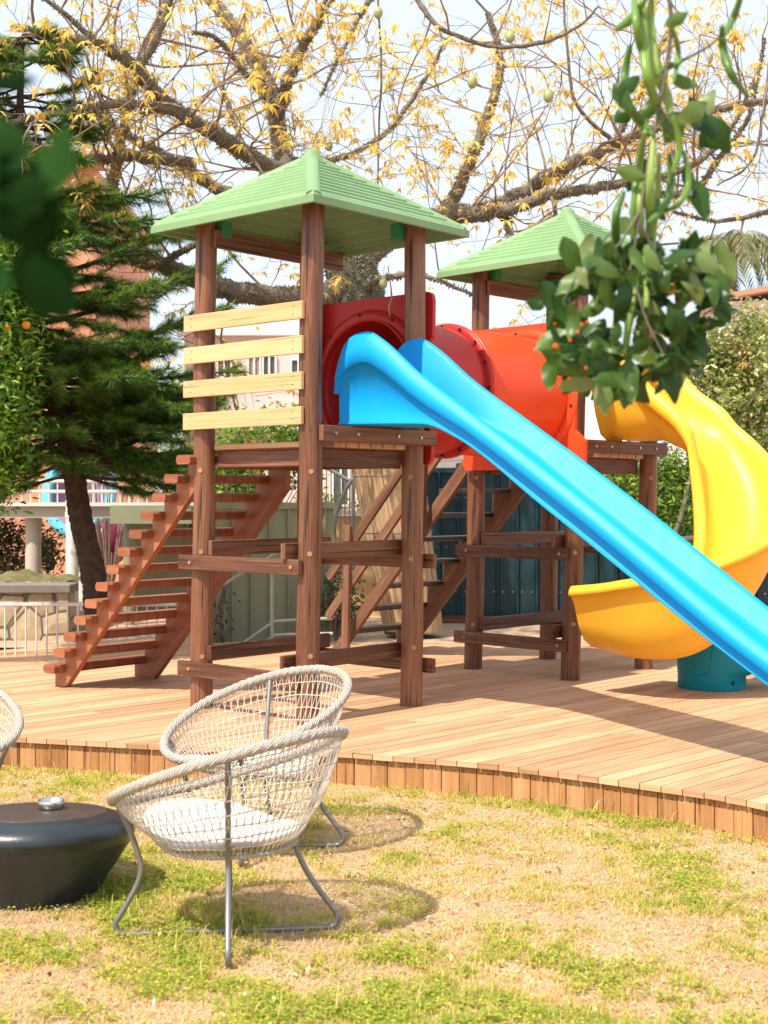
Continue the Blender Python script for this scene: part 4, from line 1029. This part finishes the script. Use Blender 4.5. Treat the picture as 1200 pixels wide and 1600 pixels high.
bush('green_shrub', 'bright green leafy shrub seen between the slats and the stairs of the nearer tower', 'shrub', [(355, 690, 17.5, 45, 60, .5), (425, 690, 17.5, 60, 62, .6), (380, 760, 17.5, 70, 50, .6), (470, 700, 17.8, 50, 60, .5), (270, 640, 18, 45, 60, .5), (300, 740, 17.8, 60, 60, .5)], 6500, .10, .034, 'shrub')
bush('flowering_plant', 'low dark leafy plant at the foot of the reed-wrapped trunk', 'plant', [(525, 930, 14.9, 28, 42, .25), (545, 960, 14.9, 25, 26, .2)], 900, .06, .026, 'dkshrub', rshift=.35)
bush('hedge_tree', 'light speckled leafy tree at the right edge behind the yellow slide', 'tree', rshift=.16, blobs= [(1160, 560, 16, 75, 80, .9), (1120, 640, 16, 60, 70, .8), (1190, 660, 16, 60, 90, .8), (1200, 520, 16.3, 45, 50, .6), (1215, 780, 16, 60, 100, .6), (1110, 560, 16, 35, 50, .5)], n=14000, L=.08, Wd=.038, mat='varieg', trunkpts=[[(1100, 980, 16, 22), (1130, 800, 16, 16), (1180, 640, 16, 9), (1215, 600, 15.6, 5)], [(1130, 700, 15.4, 5), (1150, 660, 15.3, 4), (1200, 590, 15.2, 3)]], loc=gpix(1100, 985, .165))
bush('green_shrub', 'small bright green tree behind the platform of the farther tower', 'shrub', [(985, 760, 15.6, 40, 42, .4), (1045, 790, 15.6, 45, 60, .4), (1030, 730, 15.8, 45, 35, .4), (965, 730, 15.8, 30, 22, .3), (1060, 850, 15.6, 30, 30, .3)], 3200, .10, .030, 'shrub', [[(1040, 975, 15.3, 20), (1022, 880, 15.3, 18), (1030, 852, 15.2, 17), (1080, 842, 15.2, 12), (1130, 835, 15.2, 7)], [(1050, 846, 15.2, 11), (1066, 800, 15.3, 9), (1082, 730, 15.4, 6)], [(1025, 880, 15.3, 13), (1002, 830, 15.4, 10), (1022, 760, 15.5, 7)]], loc=gpix(1040, 985, .165))
bush('dark_shrub', 'dark green bush behind the stone wall at the left edge', 'shrub', [(20, 860, 18, 60, 55, .6), (-40, 830, 18, 60, 60, .6), (75, 860, 19, 20, 40, .4)], 6500, .06, .028, 'dkshrub')
bush('ivy_plant', 'thin climbing plant on the olive wall beside the left tower post', 'plant', [(347, 940, 14.4, 8, 50, .06), (340, 985, 14.4, 10, 18, .08)], 120, .05, .03, 'dkshrub', [[(352, 1003, 14.4, 13), (342, 960, 14.4, 11), (352, 915, 14.4, 9), (346, 870, 14.4, 6)]])
bush('yellow_shrub', 'pale yellow-green shrub against the salmon building', 'shrub', [(170, 560, 20, 40, 60, .5), (110, 640, 20, 60, 60, .5), (240, 560, 21, 40, 40, .5)], 500, .11, .05, 'yleaf')
pm = thing('palm_tree', 'small palm with drooping grey-green fronds beyond the far roof on the right', 'palm', (7.7, 30, .165))
mb = MB(); pc = pix(1140, 372, 30); mb.tube([V3((pc.x, pc.y, .165)), pc], .16, 12); mb.build('trunk', 'bark', pm)
Pp = []; Dp = []
for k in range(26):
    az = random.uniform(0, 6.28); d = V3((math.cos(az), math.sin(az), random.uniform(.1, .8))).normalized(); q = pc.copy()
    for j in range(14):
        d = (d + V3((0, 0, -.16))).normalized(); q = q + d * .11
        for sg in (1, -1):
            for _ in range(2): Pp.append(tuple(q)); sd3 = d.cross(Z).normalized() * sg; Dp.append(tuple((sd3 * .7 + d * .5 + Z * -.5).normalized()))
V_, F_, q = leaves(np.array(Pp), np.array(Dp), .38, .045, .1, .2); fast('fronds', 'palm', V_, F_, parent=pm)

# ------------------------------------------------------------------ background structures
def sheet_fence(root, a, c_, z0, z1, pitch, depth, mat, name='corrugated_sheet'):
    mb = MB(); d = (c_ - a); L = d.length; d.normalize(); nrm = V3((d.y, -d.x, 0)); n = int(L / pitch); pts = []
    for k in range(n):
        s0 = L * k / n
        for f, o in ((0, 0), (.36, 0), (.42, depth), (.50, depth), (.56, 0), (.98, 0)): pts.append(a + d * (s0 + f * L / n) + nrm * o)
    mb.grid([[p + Z * z0 for p in pts], [p + Z * z1 for p in pts]], False, False); o = mb.build(name, mat, root)
    sm_ = o.modifiers.new('solid', 'SOLIDIFY'); sm_.thickness = .004; return pts
fn = thing('metal_fence', 'dark teal corrugated metal fence across the back behind both towers', 'fence', (2.4, 17.0, .165))
fa = pix(612, 970, 17.2); fb = pix(1330, 970, 16.6); fa.z = fb.z = 0
sheet_fence(fn, fa, fb, .17, 2.06, .235, .05, 'fence')
mb = MB(); mb.beam(V3((fa.x, fa.y, 2.06)), V3((fb.x, fb.y, 2.06)), Z, .06, .09); mb.build('top_rail', 'fence', fn)
mb = MB(); d = (fb - fa).normalized(); nr = V3((d.y, -d.x, 0))
for z in (.55, 1.1, 1.72):
    s = .1
    while s < (fb - fa).length - .1: p = fa + d * s + nr * .004 + Z * z; mb.tube([p, p + nr * .008], .011, 6); s += .235 * .5
mb.build('screw_heads', 'bolt', fn)
mb = MB(); mb.beam(V3((fa.x, fa.y - .12, .215)), V3((fb.x, fb.y - .12, .215)), Z, .09, .06); mb.build('base_board', 'beam', fn)

ow = thing('olive_wall', 'pale olive corrugated sheet wall behind the nearer tower', 'wall', (-1.4, 14.9, .165))
oa = pix(318, 1000, 14.6); ob = pix(522, 1000, 15.2); oa.z = ob.z = 0
sheet_fence(ow, oa, ob, .17, 1.63, .20, .035, 'olive')
mb = MB(); mb.beam(V3((oa.x, oa.y, 1.63)), V3((ob.x, ob.y, 1.63)), Z, .07, .08); mb.build('top_rail', 'olive', ow)
# pipe handrail in front of the olive wall
pr = thing('pipe_handrail', 'grey pipe handrail sloping in front of the olive wall', 'handrail', gpix(425, 1000, .2))
mb = MB(); D_ = 14.0
mb.tube([pix(425, 1003, D_), pix(425, 872, D_)], .021, 10); mb.tube(crv([pix(368, 1014, D_), pix(420, 977, D_), pix(430, 971, D_), pix(520, 966, D_)], 5), .019, 10); mb.tube(crv([pix(390, 1018, D_), pix(425, 996, D_), pix(436, 992, D_), pix(520, 990, D_)], 5), .019, 10)
mb.tube(crv([pix(330, 925, D_), pix(425, 868, D_), pix(440, 864, D_), pix(500, 862, D_)], 5), .019, 10)
mb.build('pipes', 'greypipe', pr)
# stair railing right of the mid post
gr_ = thing('metal_railing', 'grey metal stair railing with upright bars beside the reed-wrapped trunk', 'railing', gpix(530, 985, .165))
mb = MB(); D_ = 16.2
mb.tube([pix(495, 722, D_), pix(556, 757, D_)], .022, 8); mb.tube(crv([pix(490, 838, D_), pix(516, 842, D_), pix(526, 800, D_), pix(540, 765, D_), pix(556, 742, D_)], 5), .026, 8)
for k in range(8):
    x = 503 + k * 7.2; mb.tube([pix(x, 728 + k * 3.6, D_), pix(x, 905, D_)], .008, 6)
mb.tube([pix(552, 700, D_), pix(553, 930, D_)], .02, 8); mb.tube([pix(495, 905, D_), pix(556, 905, D_)], .014, 6)
mb.build('bars', 'greypipe', gr_)
lw = thing('garden_wall', 'low ochre wall with a strip of hedge behind the grey stair railing', 'wall', (-.6, 18, .165))
mb = MB(); a = pix(470, 806, 18); c_ = pix(640, 806, 18); mb.box(V3(((a.x + c_.x) / 2, 18.1, (a.z + .165) / 2)), V3(((c_.x - a.x) / 2, 0, 0)), V3((0, .1, 0)), Z * ((a.z - .165) / 2)); mb.build('wall_face', 'ylwall', lw)
mb = MB(); a = pix(470, 797, 18); c_ = pix(640, 797, 18); mb.box(V3(((a.x + c_.x) / 2, 18.1, 1.52)), V3(((c_.x - a.x) / 2, 0, 0)), V3((0, .16, 0)), Z * .03); mb.build('coping', 'whitewall', lw)
bush('box_hedge', 'yellow-green clipped hedge strip above the low ochre wall', 'hedge', [(500, 788, 18.6, 50, 9, .2), (580, 788, 18.6, 50, 9, .2)], 1200, .05, .03, 'shrub', rshift=.2)

def building(label, name, X0, X1, Y0, Y1, z1, mat):
    root = thing(name, label, 'building', ((X0 + X1) / 2, (Y0 + Y1) / 2, .165)); mb = MB()
    mb.box(V3(((X0 + X1) / 2, (Y0 + Y1) / 2, z1 / 2 + .08)), V3(((X1 - X0) / 2, 0, 0)), V3((0, (Y1 - Y0) / 2, 0)), Z * (z1 / 2 - .085)); mb.build('walls', mat, root); return root
def window(root, px0, py0, px1, py1, Y, mats=('whitewall', 'glass')):
    a = pix(px0, py0, Y); c_ = pix(px1, py1, Y); cen = (a + c_) / 2; hw_ = (c_.x - a.x) / 2; hh = (a.z - c_.z) / 2; f = MB(); t_ = .02
    for (o, aa, bb) in ((V3((0, 0, hh)), hw_ + t_, t_), (V3((0, 0, -hh)), hw_ + t_, t_)): f.box(cen + o + V3((0, -.03, 0)), V3((aa, 0, 0)), V3((0, .05, 0)), Z * bb)
    for o in (-hw_, hw_, 0): f.box(cen + V3((o, -.03, 0)), Z * (hh - t_), V3((0, .05, 0)), V3((t_, 0, 0)))
    w_ = f.build('window', mats[0], root); g_ = MB(); g_.box(cen + V3((0, -.005, 0)), V3((hw_, 0, 0)), V3((0, .02, 0)), Z * hh); g_.build('pane', mats[1], w_)
Y = 32; X = lambda px_, D_: (px_ - 600) / FPX * D_
zt = CAMZ + (HY - 517) / FPX * Y
pb2 = building('long pale pink building with a flat roof behind the slatted tower', 'pink_building', X(288, Y), X(640, Y), Y, Y + 8, zt, 'pinkwall')
mb = MB(); mb.box(V3(((X(288, Y) + X(640, Y)) / 2, Y - .02, zt + .02)), V3(((X(640, Y) - X(288, Y)) / 2 + .15, 0, 0)), V3((0, .18, 0)), Z * .14); mb.build('cornice', 'whitewall', pb2)
mb = MB(); mb.box(V3(((X(288, Y) + X(640, Y)) / 2, Y - .06, CAMZ + (HY - 668) / FPX * Y)), V3(((X(640, Y) - X(288, Y)) / 2, 0, 0)), V3((0, .08, 0)), Z * .07); mb.build('ledge', 'whitewall', pb2)
window(pb2, 388, 556, 407, 588, Y, ('whitewall', 'shutter')); window(pb2, 411, 556, 431, 590, Y); window(pb2, 455, 562, 478, 585, Y); window(pb2, 340, 560, 362, 590, Y); window(pb2, 520, 700, 545, 790, Y)
Y = 30
wb = building('white low building seen behind the tunnel and above the dark metal fence', 'white_building', X(618, Y), X(980, Y), Y, Y + 6, CAMZ + (HY - 560) / FPX * Y, 'whitewall')
window(wb, 652, 640, 676, 690, Y); window(wb, 700, 585, 730, 630, Y); window(wb, 770, 600, 800, 650, Y)
mb = MB(); yy = CAMZ + (HY - 722) / FPX * Y
for k in range(4): mb.box(V3((X(799, Y), Y - .05, yy - .1 + k * .16)), V3((X(980, Y) - X(799, Y), 0, 0)), V3((0, .04, 0)), Z * .02)
mb.build('wall_slats', 'greypipe', wb)
mb = MB(); mb.box(V3((X(692, Y), Y + 1, CAMZ + (HY - 540) / FPX * Y)), V3((.25, 0, 0)), V3((0, .25, 0)), Z * .6); mb.build('chimney', 'tanpaint', wb)
Y = 26
sb = building('salmon orange rendered building behind the conifer', 'salmon_building', X(-420, Y), X(150, Y), Y, Y + 6, CAMZ + (HY - 262) / FPX * Y, 'salmon')
for k, (a, b_) in enumerate(((-60, 330), (-60, 470), (20, 470), (-50, 600))): window(sb, a, b_, a + 26, b_ + 50, Y)
mb = MB(); mb.box(V3((X(-135, Y), Y - .1, CAMZ + (HY - 262) / FPX * Y + .1)), V3(((X(150, Y) - X(-420, Y)) / 2 + .2, 0, 0)), V3((0, .3, 0)), Z * .12); mb.build('cornice', 'tile', sb)
Y = 24
ob_ = building('orange wing of the building under the elevated walkway', 'orange_annex', X(-200, Y), X(225, Y), Y, Y + 1.5, CAMZ + (HY - 690) / FPX * Y, 'salmon')
Y = 28
rb_ = building('small white house with a red tiled edge at the right edge', 'white_house', X(1140, Y), X(1500, Y), Y, Y + 6, CAMZ + (HY - 470) / FPX * Y, 'whitewall')
mb = MB(); zz = CAMZ + (HY - 470) / FPX * Y; mb.prism([V3((X(1130, Y), Y - .4, zz)), V3((X(1510, Y), Y - .4, zz + .9)), V3((X(1510, Y), Y - .4, zz + 1.0)), V3((X(1130, Y), Y - .4, zz + .1))], V3((0, 7, 0))); mb.build('tiled_roof', 'tile', rb_)

# elevated walkway, stone wall, railing at the left
wk = thing('elevated_walkway', 'white steel walkway on round columns behind the conifer', 'walkway', (-4.6, 17, .165)); D_ = 17.0
mb = MB(); a = pix(-120, 799, D_); c_ = pix(176, 799, D_); mb.beam(V3((a.x, D_, a.z)), V3((c_.x, D_, c_.z)), Z, .16, .12); mb.build('edge_beam', 'tanpaint', wk)
mb = MB(); a = pix(-120, 788, D_ - .05); c_ = pix(320, 788, D_ - .05); mb.beam(a, c_, Z, .045, .16); mb.build('deck_edge', 'whitepaint', wk)
mb = MB(); mb.box(V3((X(100, D_), D_ + 1.1, pix(0, 798, D_).z)), V3((1.9, 0, 0)), V3((0, 1.0, 0)), Z * .05); mb.build('walkway_deck', 'tanpaint', wk)
mb = MB(); a = pix(173, 804, 16.6); c_ = pix(300, 804, 16.6); mb.beam(a, c_, Z, .22, .10); mb.build('olive_panel', 'olive', wk)
for (px_, w_, y0, D2, mt) in ((52, .18, 800, 17.2, 'tanpaint'), (113, .14, 790, 16.5, 'whitepaint'), (202, .13, 800, 16.8, 'olive')):
    mb = MB(); p = pix(px_, y0, D2); mb.tube([V3((p.x, p.y, .165)), p], w_ / 2 * 1.1, 20); mb.tube([p - Z * .14, p - Z * .08], w_ * .62, 20); mb.build('column', mt, wk)
mb = MB(); zr = [pix(0, y, D_).z for y in (752, 768)]
for z in zr: mb.tube([V3((X(-120, D_), D_, z)), V3((X(330, D_), D_, z))], .02, 8)
x = -120
while x < 330: mb.tube([V3((X(x, D_), D_, zr[0])), V3((X(x, D_), D_, pix(0, 790, D_).z))], .009, 6); x += 14
mb.build('railing', 'whitepaint', wk)
sw = thing('stone_wall', 'low flagstone wall with a grey cap behind the white railing', 'wall', (-4.2, 15, .165)); D_ = 14.9
mb = MB(); za = pix(0, 927, D_).z; mb.box(V3((X(-70, D_), D_ + .15, (za + .1) / 2)), V3(((X(106, D_) - X(-246, D_)) / 2, 0, 0)), V3((0, .15, 0)), Z * ((za - .1) / 2)); mb.build('stone_face', 'flag', sw)
mb = MB(); mb.box(V3((X(-70, D_), D_ + .15, za + .05)), V3(((X(106, D_) - X(-246, D_)) / 2 + .04, 0, 0)), V3((0, .2, 0)), Z * .048); mb.build('cap', 'capstone', sw, .01)
mb = MB(); rows = []
for k in range(9):
    f = k / 8; rows.append([V3((X(-160 + 265 * j / 24, 15.4), 15.3 + 1.2 * f, za + .09 + (.12 * abs(math.sin(j * .9) * .3 + .7) * math.sin(math.pi * min(1, j / 24 + .02)) ** .6) * math.sin(math.pi * f) ** .5 + .02 * math.sin(j * 2.1 + k))) for j in range(25)])
mb.grid(rows, False, True); mk = mb.build('rock_mound', 'moss', None); tag(mk, 'mossy rocks heaped on top of the low stone wall', 'rock')
wr = thing('white_railing', 'white metal railing with thin bars along the left side of the deck', 'railing', (-3.4, 13.1, .2))
mb = MB(); D_ = 13.15
a = pix(-160, 945, D_); c_ = pix(127, 944, D_); mb.tube([a, c_, c_ - Z * .06], .019, 10); x = 122
while x > -160: mb.tube([V3((X(x, D_), D_, DZ)), V3((X(x, D_), D_, a.z))], .009, 6); x -= 16.3
mb.build('bars', 'whitepaint', wr)
wr2 = thing('white_railing', 'white metal railing seen through the reddish stairs', 'railing', (-2, 14.6, .2))
mb = MB(); D_ = 14.4; a = pix(150, 945, D_); c_ = pix(330, 945, D_); mb.tube([a, c_], .019, 8); x = 152
while x < 330: mb.tube([V3((X(x, D_), D_, .17)), V3((X(x, D_), D_, a.z))], .008, 6); x += 15.5
mb.build('bars', 'whitepaint', wr2)
ow2 = thing('olive_screen', 'olive panel behind the white railing and reddish stairs', 'wall', (-2.6, 18, .165))
mb = MB(); a = pix(205, 830, 18.3); c_ = pix(330, 830, 18.3); mb.box(V3(((a.x + c_.x) / 2, 18.3, .9)), V3(((c_.x - a.x) / 2, 0, 0)), V3((0, .05, 0)), Z * .72); mb.build('panel', 'olive', ow2)
# round fair ride far behind
rd = thing('fairground_ride', 'round fairground ride with a light blue rim and burgundy seats behind the walkway', 'ride', (-4.6, 21, .165)); D_ = 21
mb = MB(); cc = pix(124, 770, D_); rx, rz_ = 50 / FPX * D_, 62 / FPX * D_
mb.tube([cc + V3((math.cos(a) * rx, math.sin(a) * .25, math.sin(a) * rz_)) for a in [2 * math.pi * k / 48 for k in range(48)]], .085, 10, closed=True); mb.build('rim', 'cyan', rd)
mb = MB(); mb.grid([[cc + V3((math.cos(a) * rx * f, math.sin(a) * .25 * f + .35 * (1 - f * f), math.sin(a) * rz_ * f)) for a in [2 * math.pi * k / 48 for k in range(48)]] for f in (1, .8, .55, .3, .02)], True, True); mb.build('dish', 'purple', rd)
mb = MB(); c2 = pix(168, 848, 20.5); rows = []
for k in range(9): rows.append([c2 + V3((math.cos(a) * .30 * math.sin(math.pi * (k + .3) / 9.6) * (1 + .12 * math.sin(a * 3)), math.sin(a) * .3 * math.sin(math.pi * (k + .3) / 9.6), -.36 * math.cos(math.pi * (k + .3) / 9.6))) for a in [2 * math.pi * j / 24 for j in range(24)]])
mb.grid(rows, True, True); mb.build('seat', 'burgundy', rd)
mb = MB(); mb.tube([cc, V3((cc.x, cc.y + .3, .165))], .12, 12); mb.build('mast', 'whitepaint', rd)
mb = MB(); c3 = pix(240, 840, 20.4); mb.tube([V3((c3.x, c3.y, .165)), pix(240, 885, 20.4), pix(232, 850, 20.4), pix(236, 815, 20.4)], [.05, .08, .09, .03], 12)
po_ = mb.build('balloon_post', 'purple', None); tag(po_, 'thin purple ride post glimpsed through the upper treads of the reddish stairs', 'post')
# black iron ornament
mb = MB(); D_ = 20.0
for (a0, b0, a1, b1) in ((66, 846, 82, 846), (66, 846, 66, 868), (82, 846, 82, 880), (66, 868, 82, 868), (74, 846, 74, 905), (70, 900, 80, 900)): mb.tube([pix(a0, b0, D_), pix(a1, b1, D_)], .02, 6)
mb.sphere(pix(79, 884, D_), .07, 10); io = mb.build('iron_lantern', 'hole', None); tag(io, 'black wrought iron lantern stand in front of the orange wall', 'lantern')
# string hanging under the near roof
mb = MB(); p0 = F1.P(.45, -.2, 3.62)
mb.tube([pix(606, 415, 10.2), pix(611, 450, 10.2), pix(612, 466, 10.2), pix(608, 480, 10.2), pix(609, 494, 10.2)], [.004, .006, .009, .010, .006], 6); so_ = mb.build('rope_end', 'worn', None); tag(so_, 'frayed rope end hanging inside the nearer tower above the tunnel mouth', 'rope')

# ------------------------------------------------------------------ near foliage
def big_leaf(mb, base, tip, side, wd, curl=.12, fold=.2, r=.5, ny=5, wav=.0):
    """leaf blade as a small curved grid with thickness from curvature"""
    base = V3(base); tip = V3(tip); d = tip - base; L = d.length; side = side.normalized(); nr = side.cross(d.normalized()).normalized(); n = 12; rows = []
    for k in range(n + 1):
        t = k / n; w_ = wd * .5 * (math.sin(math.pi * min(1, t ** .85 * .985 + .012)) ** .8) * (1 + .10 * math.sin(t * 11 + r * 9)) + .0006; row = []
        for j in range(ny):
            s_ = -1 + 2 * j / (ny - 1); row.append(base + d * t + side * (s_ * w_) + nr * (L * curl * math.sin(math.pi * t) + abs(s_) * w_ * fold + wav * wd * math.sin(t * 9 + s_ * 2) * abs(s_)))
        rows.append(row)
    mb.grid(rows, False, True, r)
hb = thing('hanging_branch', 'drooping branch with broad green leaves and long curved pods at the upper right', 'branch', pix(1035, -40, 3.3))
D_ = 3.3
mb = MB()
for L, w0 in (([(1035, -60, D_), (1048, 20, D_), (1044, 90, D_), (1030, 170, D_), (1012, 260, 3.28), (1000, 330, 3.26), (985, 420, 3.25), (960, 500, 3.22)], .006), ([(1040, 105, D_), (1075, 90, 3.33), (1120, 62, 3.35), (1145, 20, 3.35), (1160, -30, 3.35)], .0045),
              ([(1000, 330, 3.26), (960, 390, 3.22), (910, 420, 3.18), (880, 470, 3.15)], .004), ([(1000, 350, 3.26), (1040, 420, 3.3), (1080, 430, 3.35), (1110, 440, 3.38)], .004), ([(985, 420, 3.25), (1010, 500, 3.2), (1040, 560, 3.15)], .003), ([(1030, 170, D_), (1070, 210, D_), (1100, 200, 3.35)], .003)):
    p = crv([pix(*q) for q in L], 5); mb.tube(p, [w0 * (1 - .6 * k / (len(p) - 1)) for k in range(len(p))], 8)
mb.build('stem', 'bark', hb)
pods = [([(990, -20), (994, 40), (1002, 90)], 9, .4), ([(1020, -20), (1016, 30), (1022, 80), (1036, 120)], 10, .7), ([(1000, 230), (992, 300), (990, 370), (1000, 440)], 8, .35), ([(1030, 240), (1028, 300), (1020, 380), (1026, 450)], 8, .9), ([(1008, 420), (1010, 480), (1000, 545)], 7, .75), ([(1052, 180), (1062, 230), (1050, 270)], 7, .5), ([(1003, -20), (1006, 60), (1012, 120), (1030, 175), (1044, 215)], 10, .6), ([(985, 70), (976, 120), (980, 160), (1004, 195), (1022, 212)], 10, .15), ([(1128, 40), (1130, 75), (1142, 115), (1168, 150)], 10, .1), ([(1160, -10), (1145, 30), (1128, 62)], 8, .2),
        ([(1066, 96), (1040, 106), (1020, 120)], 7, .5), ([(962, 46), (985, 30), (1012, -5)], 9, .35), ([(1008, 205), (999, 260), (1000, 330), (1006, 405)], 10, .65), ([(1022, 210), (1016, 290), (1014, 370), (1004, 430)], 9, .8), ([(1046, 240), (1048, 290), (1036, 325), (1012, 348)], 9, .2),
        ([(1068, 235), (1076, 285), (1060, 318), (1030, 334)], 7, .3), ([(1020, 60), (1024, 110), (1042, 150), (1048, 190)], 11, .9), ([(975, 300), (962, 340), (966, 390), (980, 420)], 9, .1), ([(1002, 400), (990, 470), (978, 540), (985, 590)], 8, .5), ([(1046, 30), (1060, 80), (1052, 130)], 6, .5)]
mb = MB()
for L, w_, r_ in pods:
    p = crv([pix(a, b_, D_ - .06 + .12 * random.random()) for a, b_ in L], 7); n = len(p)
    mb.tube(p, [w_ * .78 / FPX * D_ * (math.sin(math.pi * min(.97, k / (n - 1) * .94 + .05)) ** .45) for k in range(n)], 10, True, r_, radf=lambda a, k: (1.0 if k % 5 else .75) * (1 + .06 * math.sin(a * 1.4)))
mb.build('pods', 'pod', hb)
mb = MB(); rl = random.Random(5)
lf = [(1098, 205, 1078, 150, 40), (1105, 180, 1140, 240, 46), (1065, 175, 1040, 225, 48), (1060, 190, 1105, 160, 40), (960, 130, 985, 175, 34), (958, 190, 992, 165, 30), (1120, 215, 1095, 190, 30), (1085, 280, 1105, 345, 42), (1070, 260, 1085, 310, 26),
      (1085, 195, 1118, 140, 34), (880, 370, 905, 430, 40), (925, 365, 900, 450, 44), (1085, 380, 1070, 450, 50), (1130, 415, 1080, 470, 55), (1145, 440, 1090, 450, 48), (1125, 470, 1140, 505, 40), (845, 440, 880, 490, 44), (838, 545, 900, 520, 55), (1095, 205, 1122, 232, 40)]
lf += [(1000, 120, 960, 150, 30), (1040, 40, 1075, 20, 26), (1030, 150, 1000, 190, 30), (1012, 250, 980, 300, 34), (1005, 300, 1040, 345, 34), (1008, 280, 960, 262, 30), (995, 360, 955, 345, 36), (1000, 380, 1040, 400, 38), (1050, 120, 1090, 135, 28), (985, 560, 975, 640, 44), (1040, 560, 1055, 632, 46), (1090, 520, 1100, 570, 34), (905, 560, 915, 620, 40), (860, 560, 858, 610, 34), (850, 480, 822, 470, 26), (1120, 380, 1150, 440, 36), (940, 590, 945, 650, 36), (1110, 400, 1060, 372, 38)]
for (a, b_, c_, d_, w_) in lf:
    dd = D_ + rl.uniform(-.1, .1); p0 = pix(a, b_, dd); p1 = pix(c_, d_, dd + rl.uniform(-.02, .02)); sv = (p1 - p0).cross(V3((rl.uniform(-.35, .35), 1, rl.uniform(-.3, .3))))
    big_leaf(mb, p0, p1, sv, w_ * .78 / FPX * dd, rl.uniform(-.15, .15), rl.uniform(.1, .35), rl.random(), wav=.06)
cl_ = [(925, 450, 50, 40), (1000, 480, 60, 55), (895, 500, 40, 35), (1070, 510, 38, 50), (1000, 545, 65, 45), (930, 560, 50, 36), (1050, 565, 34, 40), (945, 410, 34, 36), (1030, 430, 45, 40), (885, 545, 34, 22), (975, 600, 30, 18), (1100, 450, 26, 26), (1085, 400, 24, 20)]
for _ in range(300):
    cx_, cy_, rx_, ry_ = rl.choice(cl_); an = rl.uniform(0, 6.28); f = abs(rl.gauss(.55, .42)); x_ = cx_ + rx_ * f * math.cos(an); y_ = cy_ + ry_ * f * math.sin(an); dd = D_ + rl.uniform(-.16, .16)
    ln = rl.uniform(36, 74) / FPX * D_; dirv = V3((rl.gauss(0, .75) + (x_ - 985) / 260, rl.gauss(0, .5), rl.gauss(-.45, .6))).normalized(); p0 = pix(x_, y_, dd) - dirv * ln * .5; p1 = p0 + dirv * ln
    sv = dirv.cross(V3((rl.gauss(0, .5), 1, rl.gauss(0, .5)))); rr_ = rl.random() ** 1.3
    big_leaf(mb, p0, p1, sv, ln * rl.uniform(.28, .46), rl.uniform(-.28, .28), rl.uniform(.05, .4), rr_, wav=.08)
mb.build('leaves', 'fgleaf', hb)
mb = MB()
for (a, b_, r_) in ((868, 541, 4), (909, 507, 2.5), (891, 532, 2.5), (903, 519, 2.5), (916, 575, 2.5)): mb.sphere(pix(a, b_, 3.12), r_ / FPX * 3.12 , 8)
mb.build('berries', 'berry', hb)
for q_, r_ in ((pix(1050, 452, 3.22), .009), (pix(1072, 168, 3.24), .006)):
    mb = MB(); mb.sphere(q_, r_, 10, .5, 1.5); mb.build('yellow_fruit', 'fruit', hb)

nb = thing('near_leaves', 'blurred dark green leaves hanging at the left edge very close to the camera', 'branch', pix(-60, 200, 1.05)); D_ = 1.05
mb = MB(); p = crv([pix(-80, 120, D_), pix(-20, 210, D_), pix(40, 300, D_), pix(60, 380, D_), pix(70, 430, D_)], 5); mb.tube(p, .0011, 6); mb.build('twig', 'bark', nb)
mb = MB()
for (a, b_, c_, d_, w_) in ((50, 310, 108, 192, 66), (-30, 220, 38, 205, 80), (-20, 230, 32, 262, 80), (-35, 340, 80, 285, 90), (-20, 350, 95, 330, 95), (35, 290, 75, 395, 90), (30, 390, 112, 500, 96), (-30, 400, 10, 460, 50), (-30, 135, 60, 122, 30), (-30, 300, 60, 310, 90), (20, 330, 60, 260, 70), (60, 330, 40, 270, 40)):
    p0 = pix(a, b_, D_ + random.uniform(-.06, .06)); p1 = pix(c_, d_, D_ + random.uniform(-.06, .06)); sv = (p1 - p0).cross(V3((random.uniform(-.3, .3), 1, random.uniform(-.2, .2)))); big_leaf(mb, p0, p1, sv, w_ / FPX * D_, random.uniform(-.1, .1), .2, random.random())
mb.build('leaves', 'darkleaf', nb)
print('objects', len(bpy.data.objects))
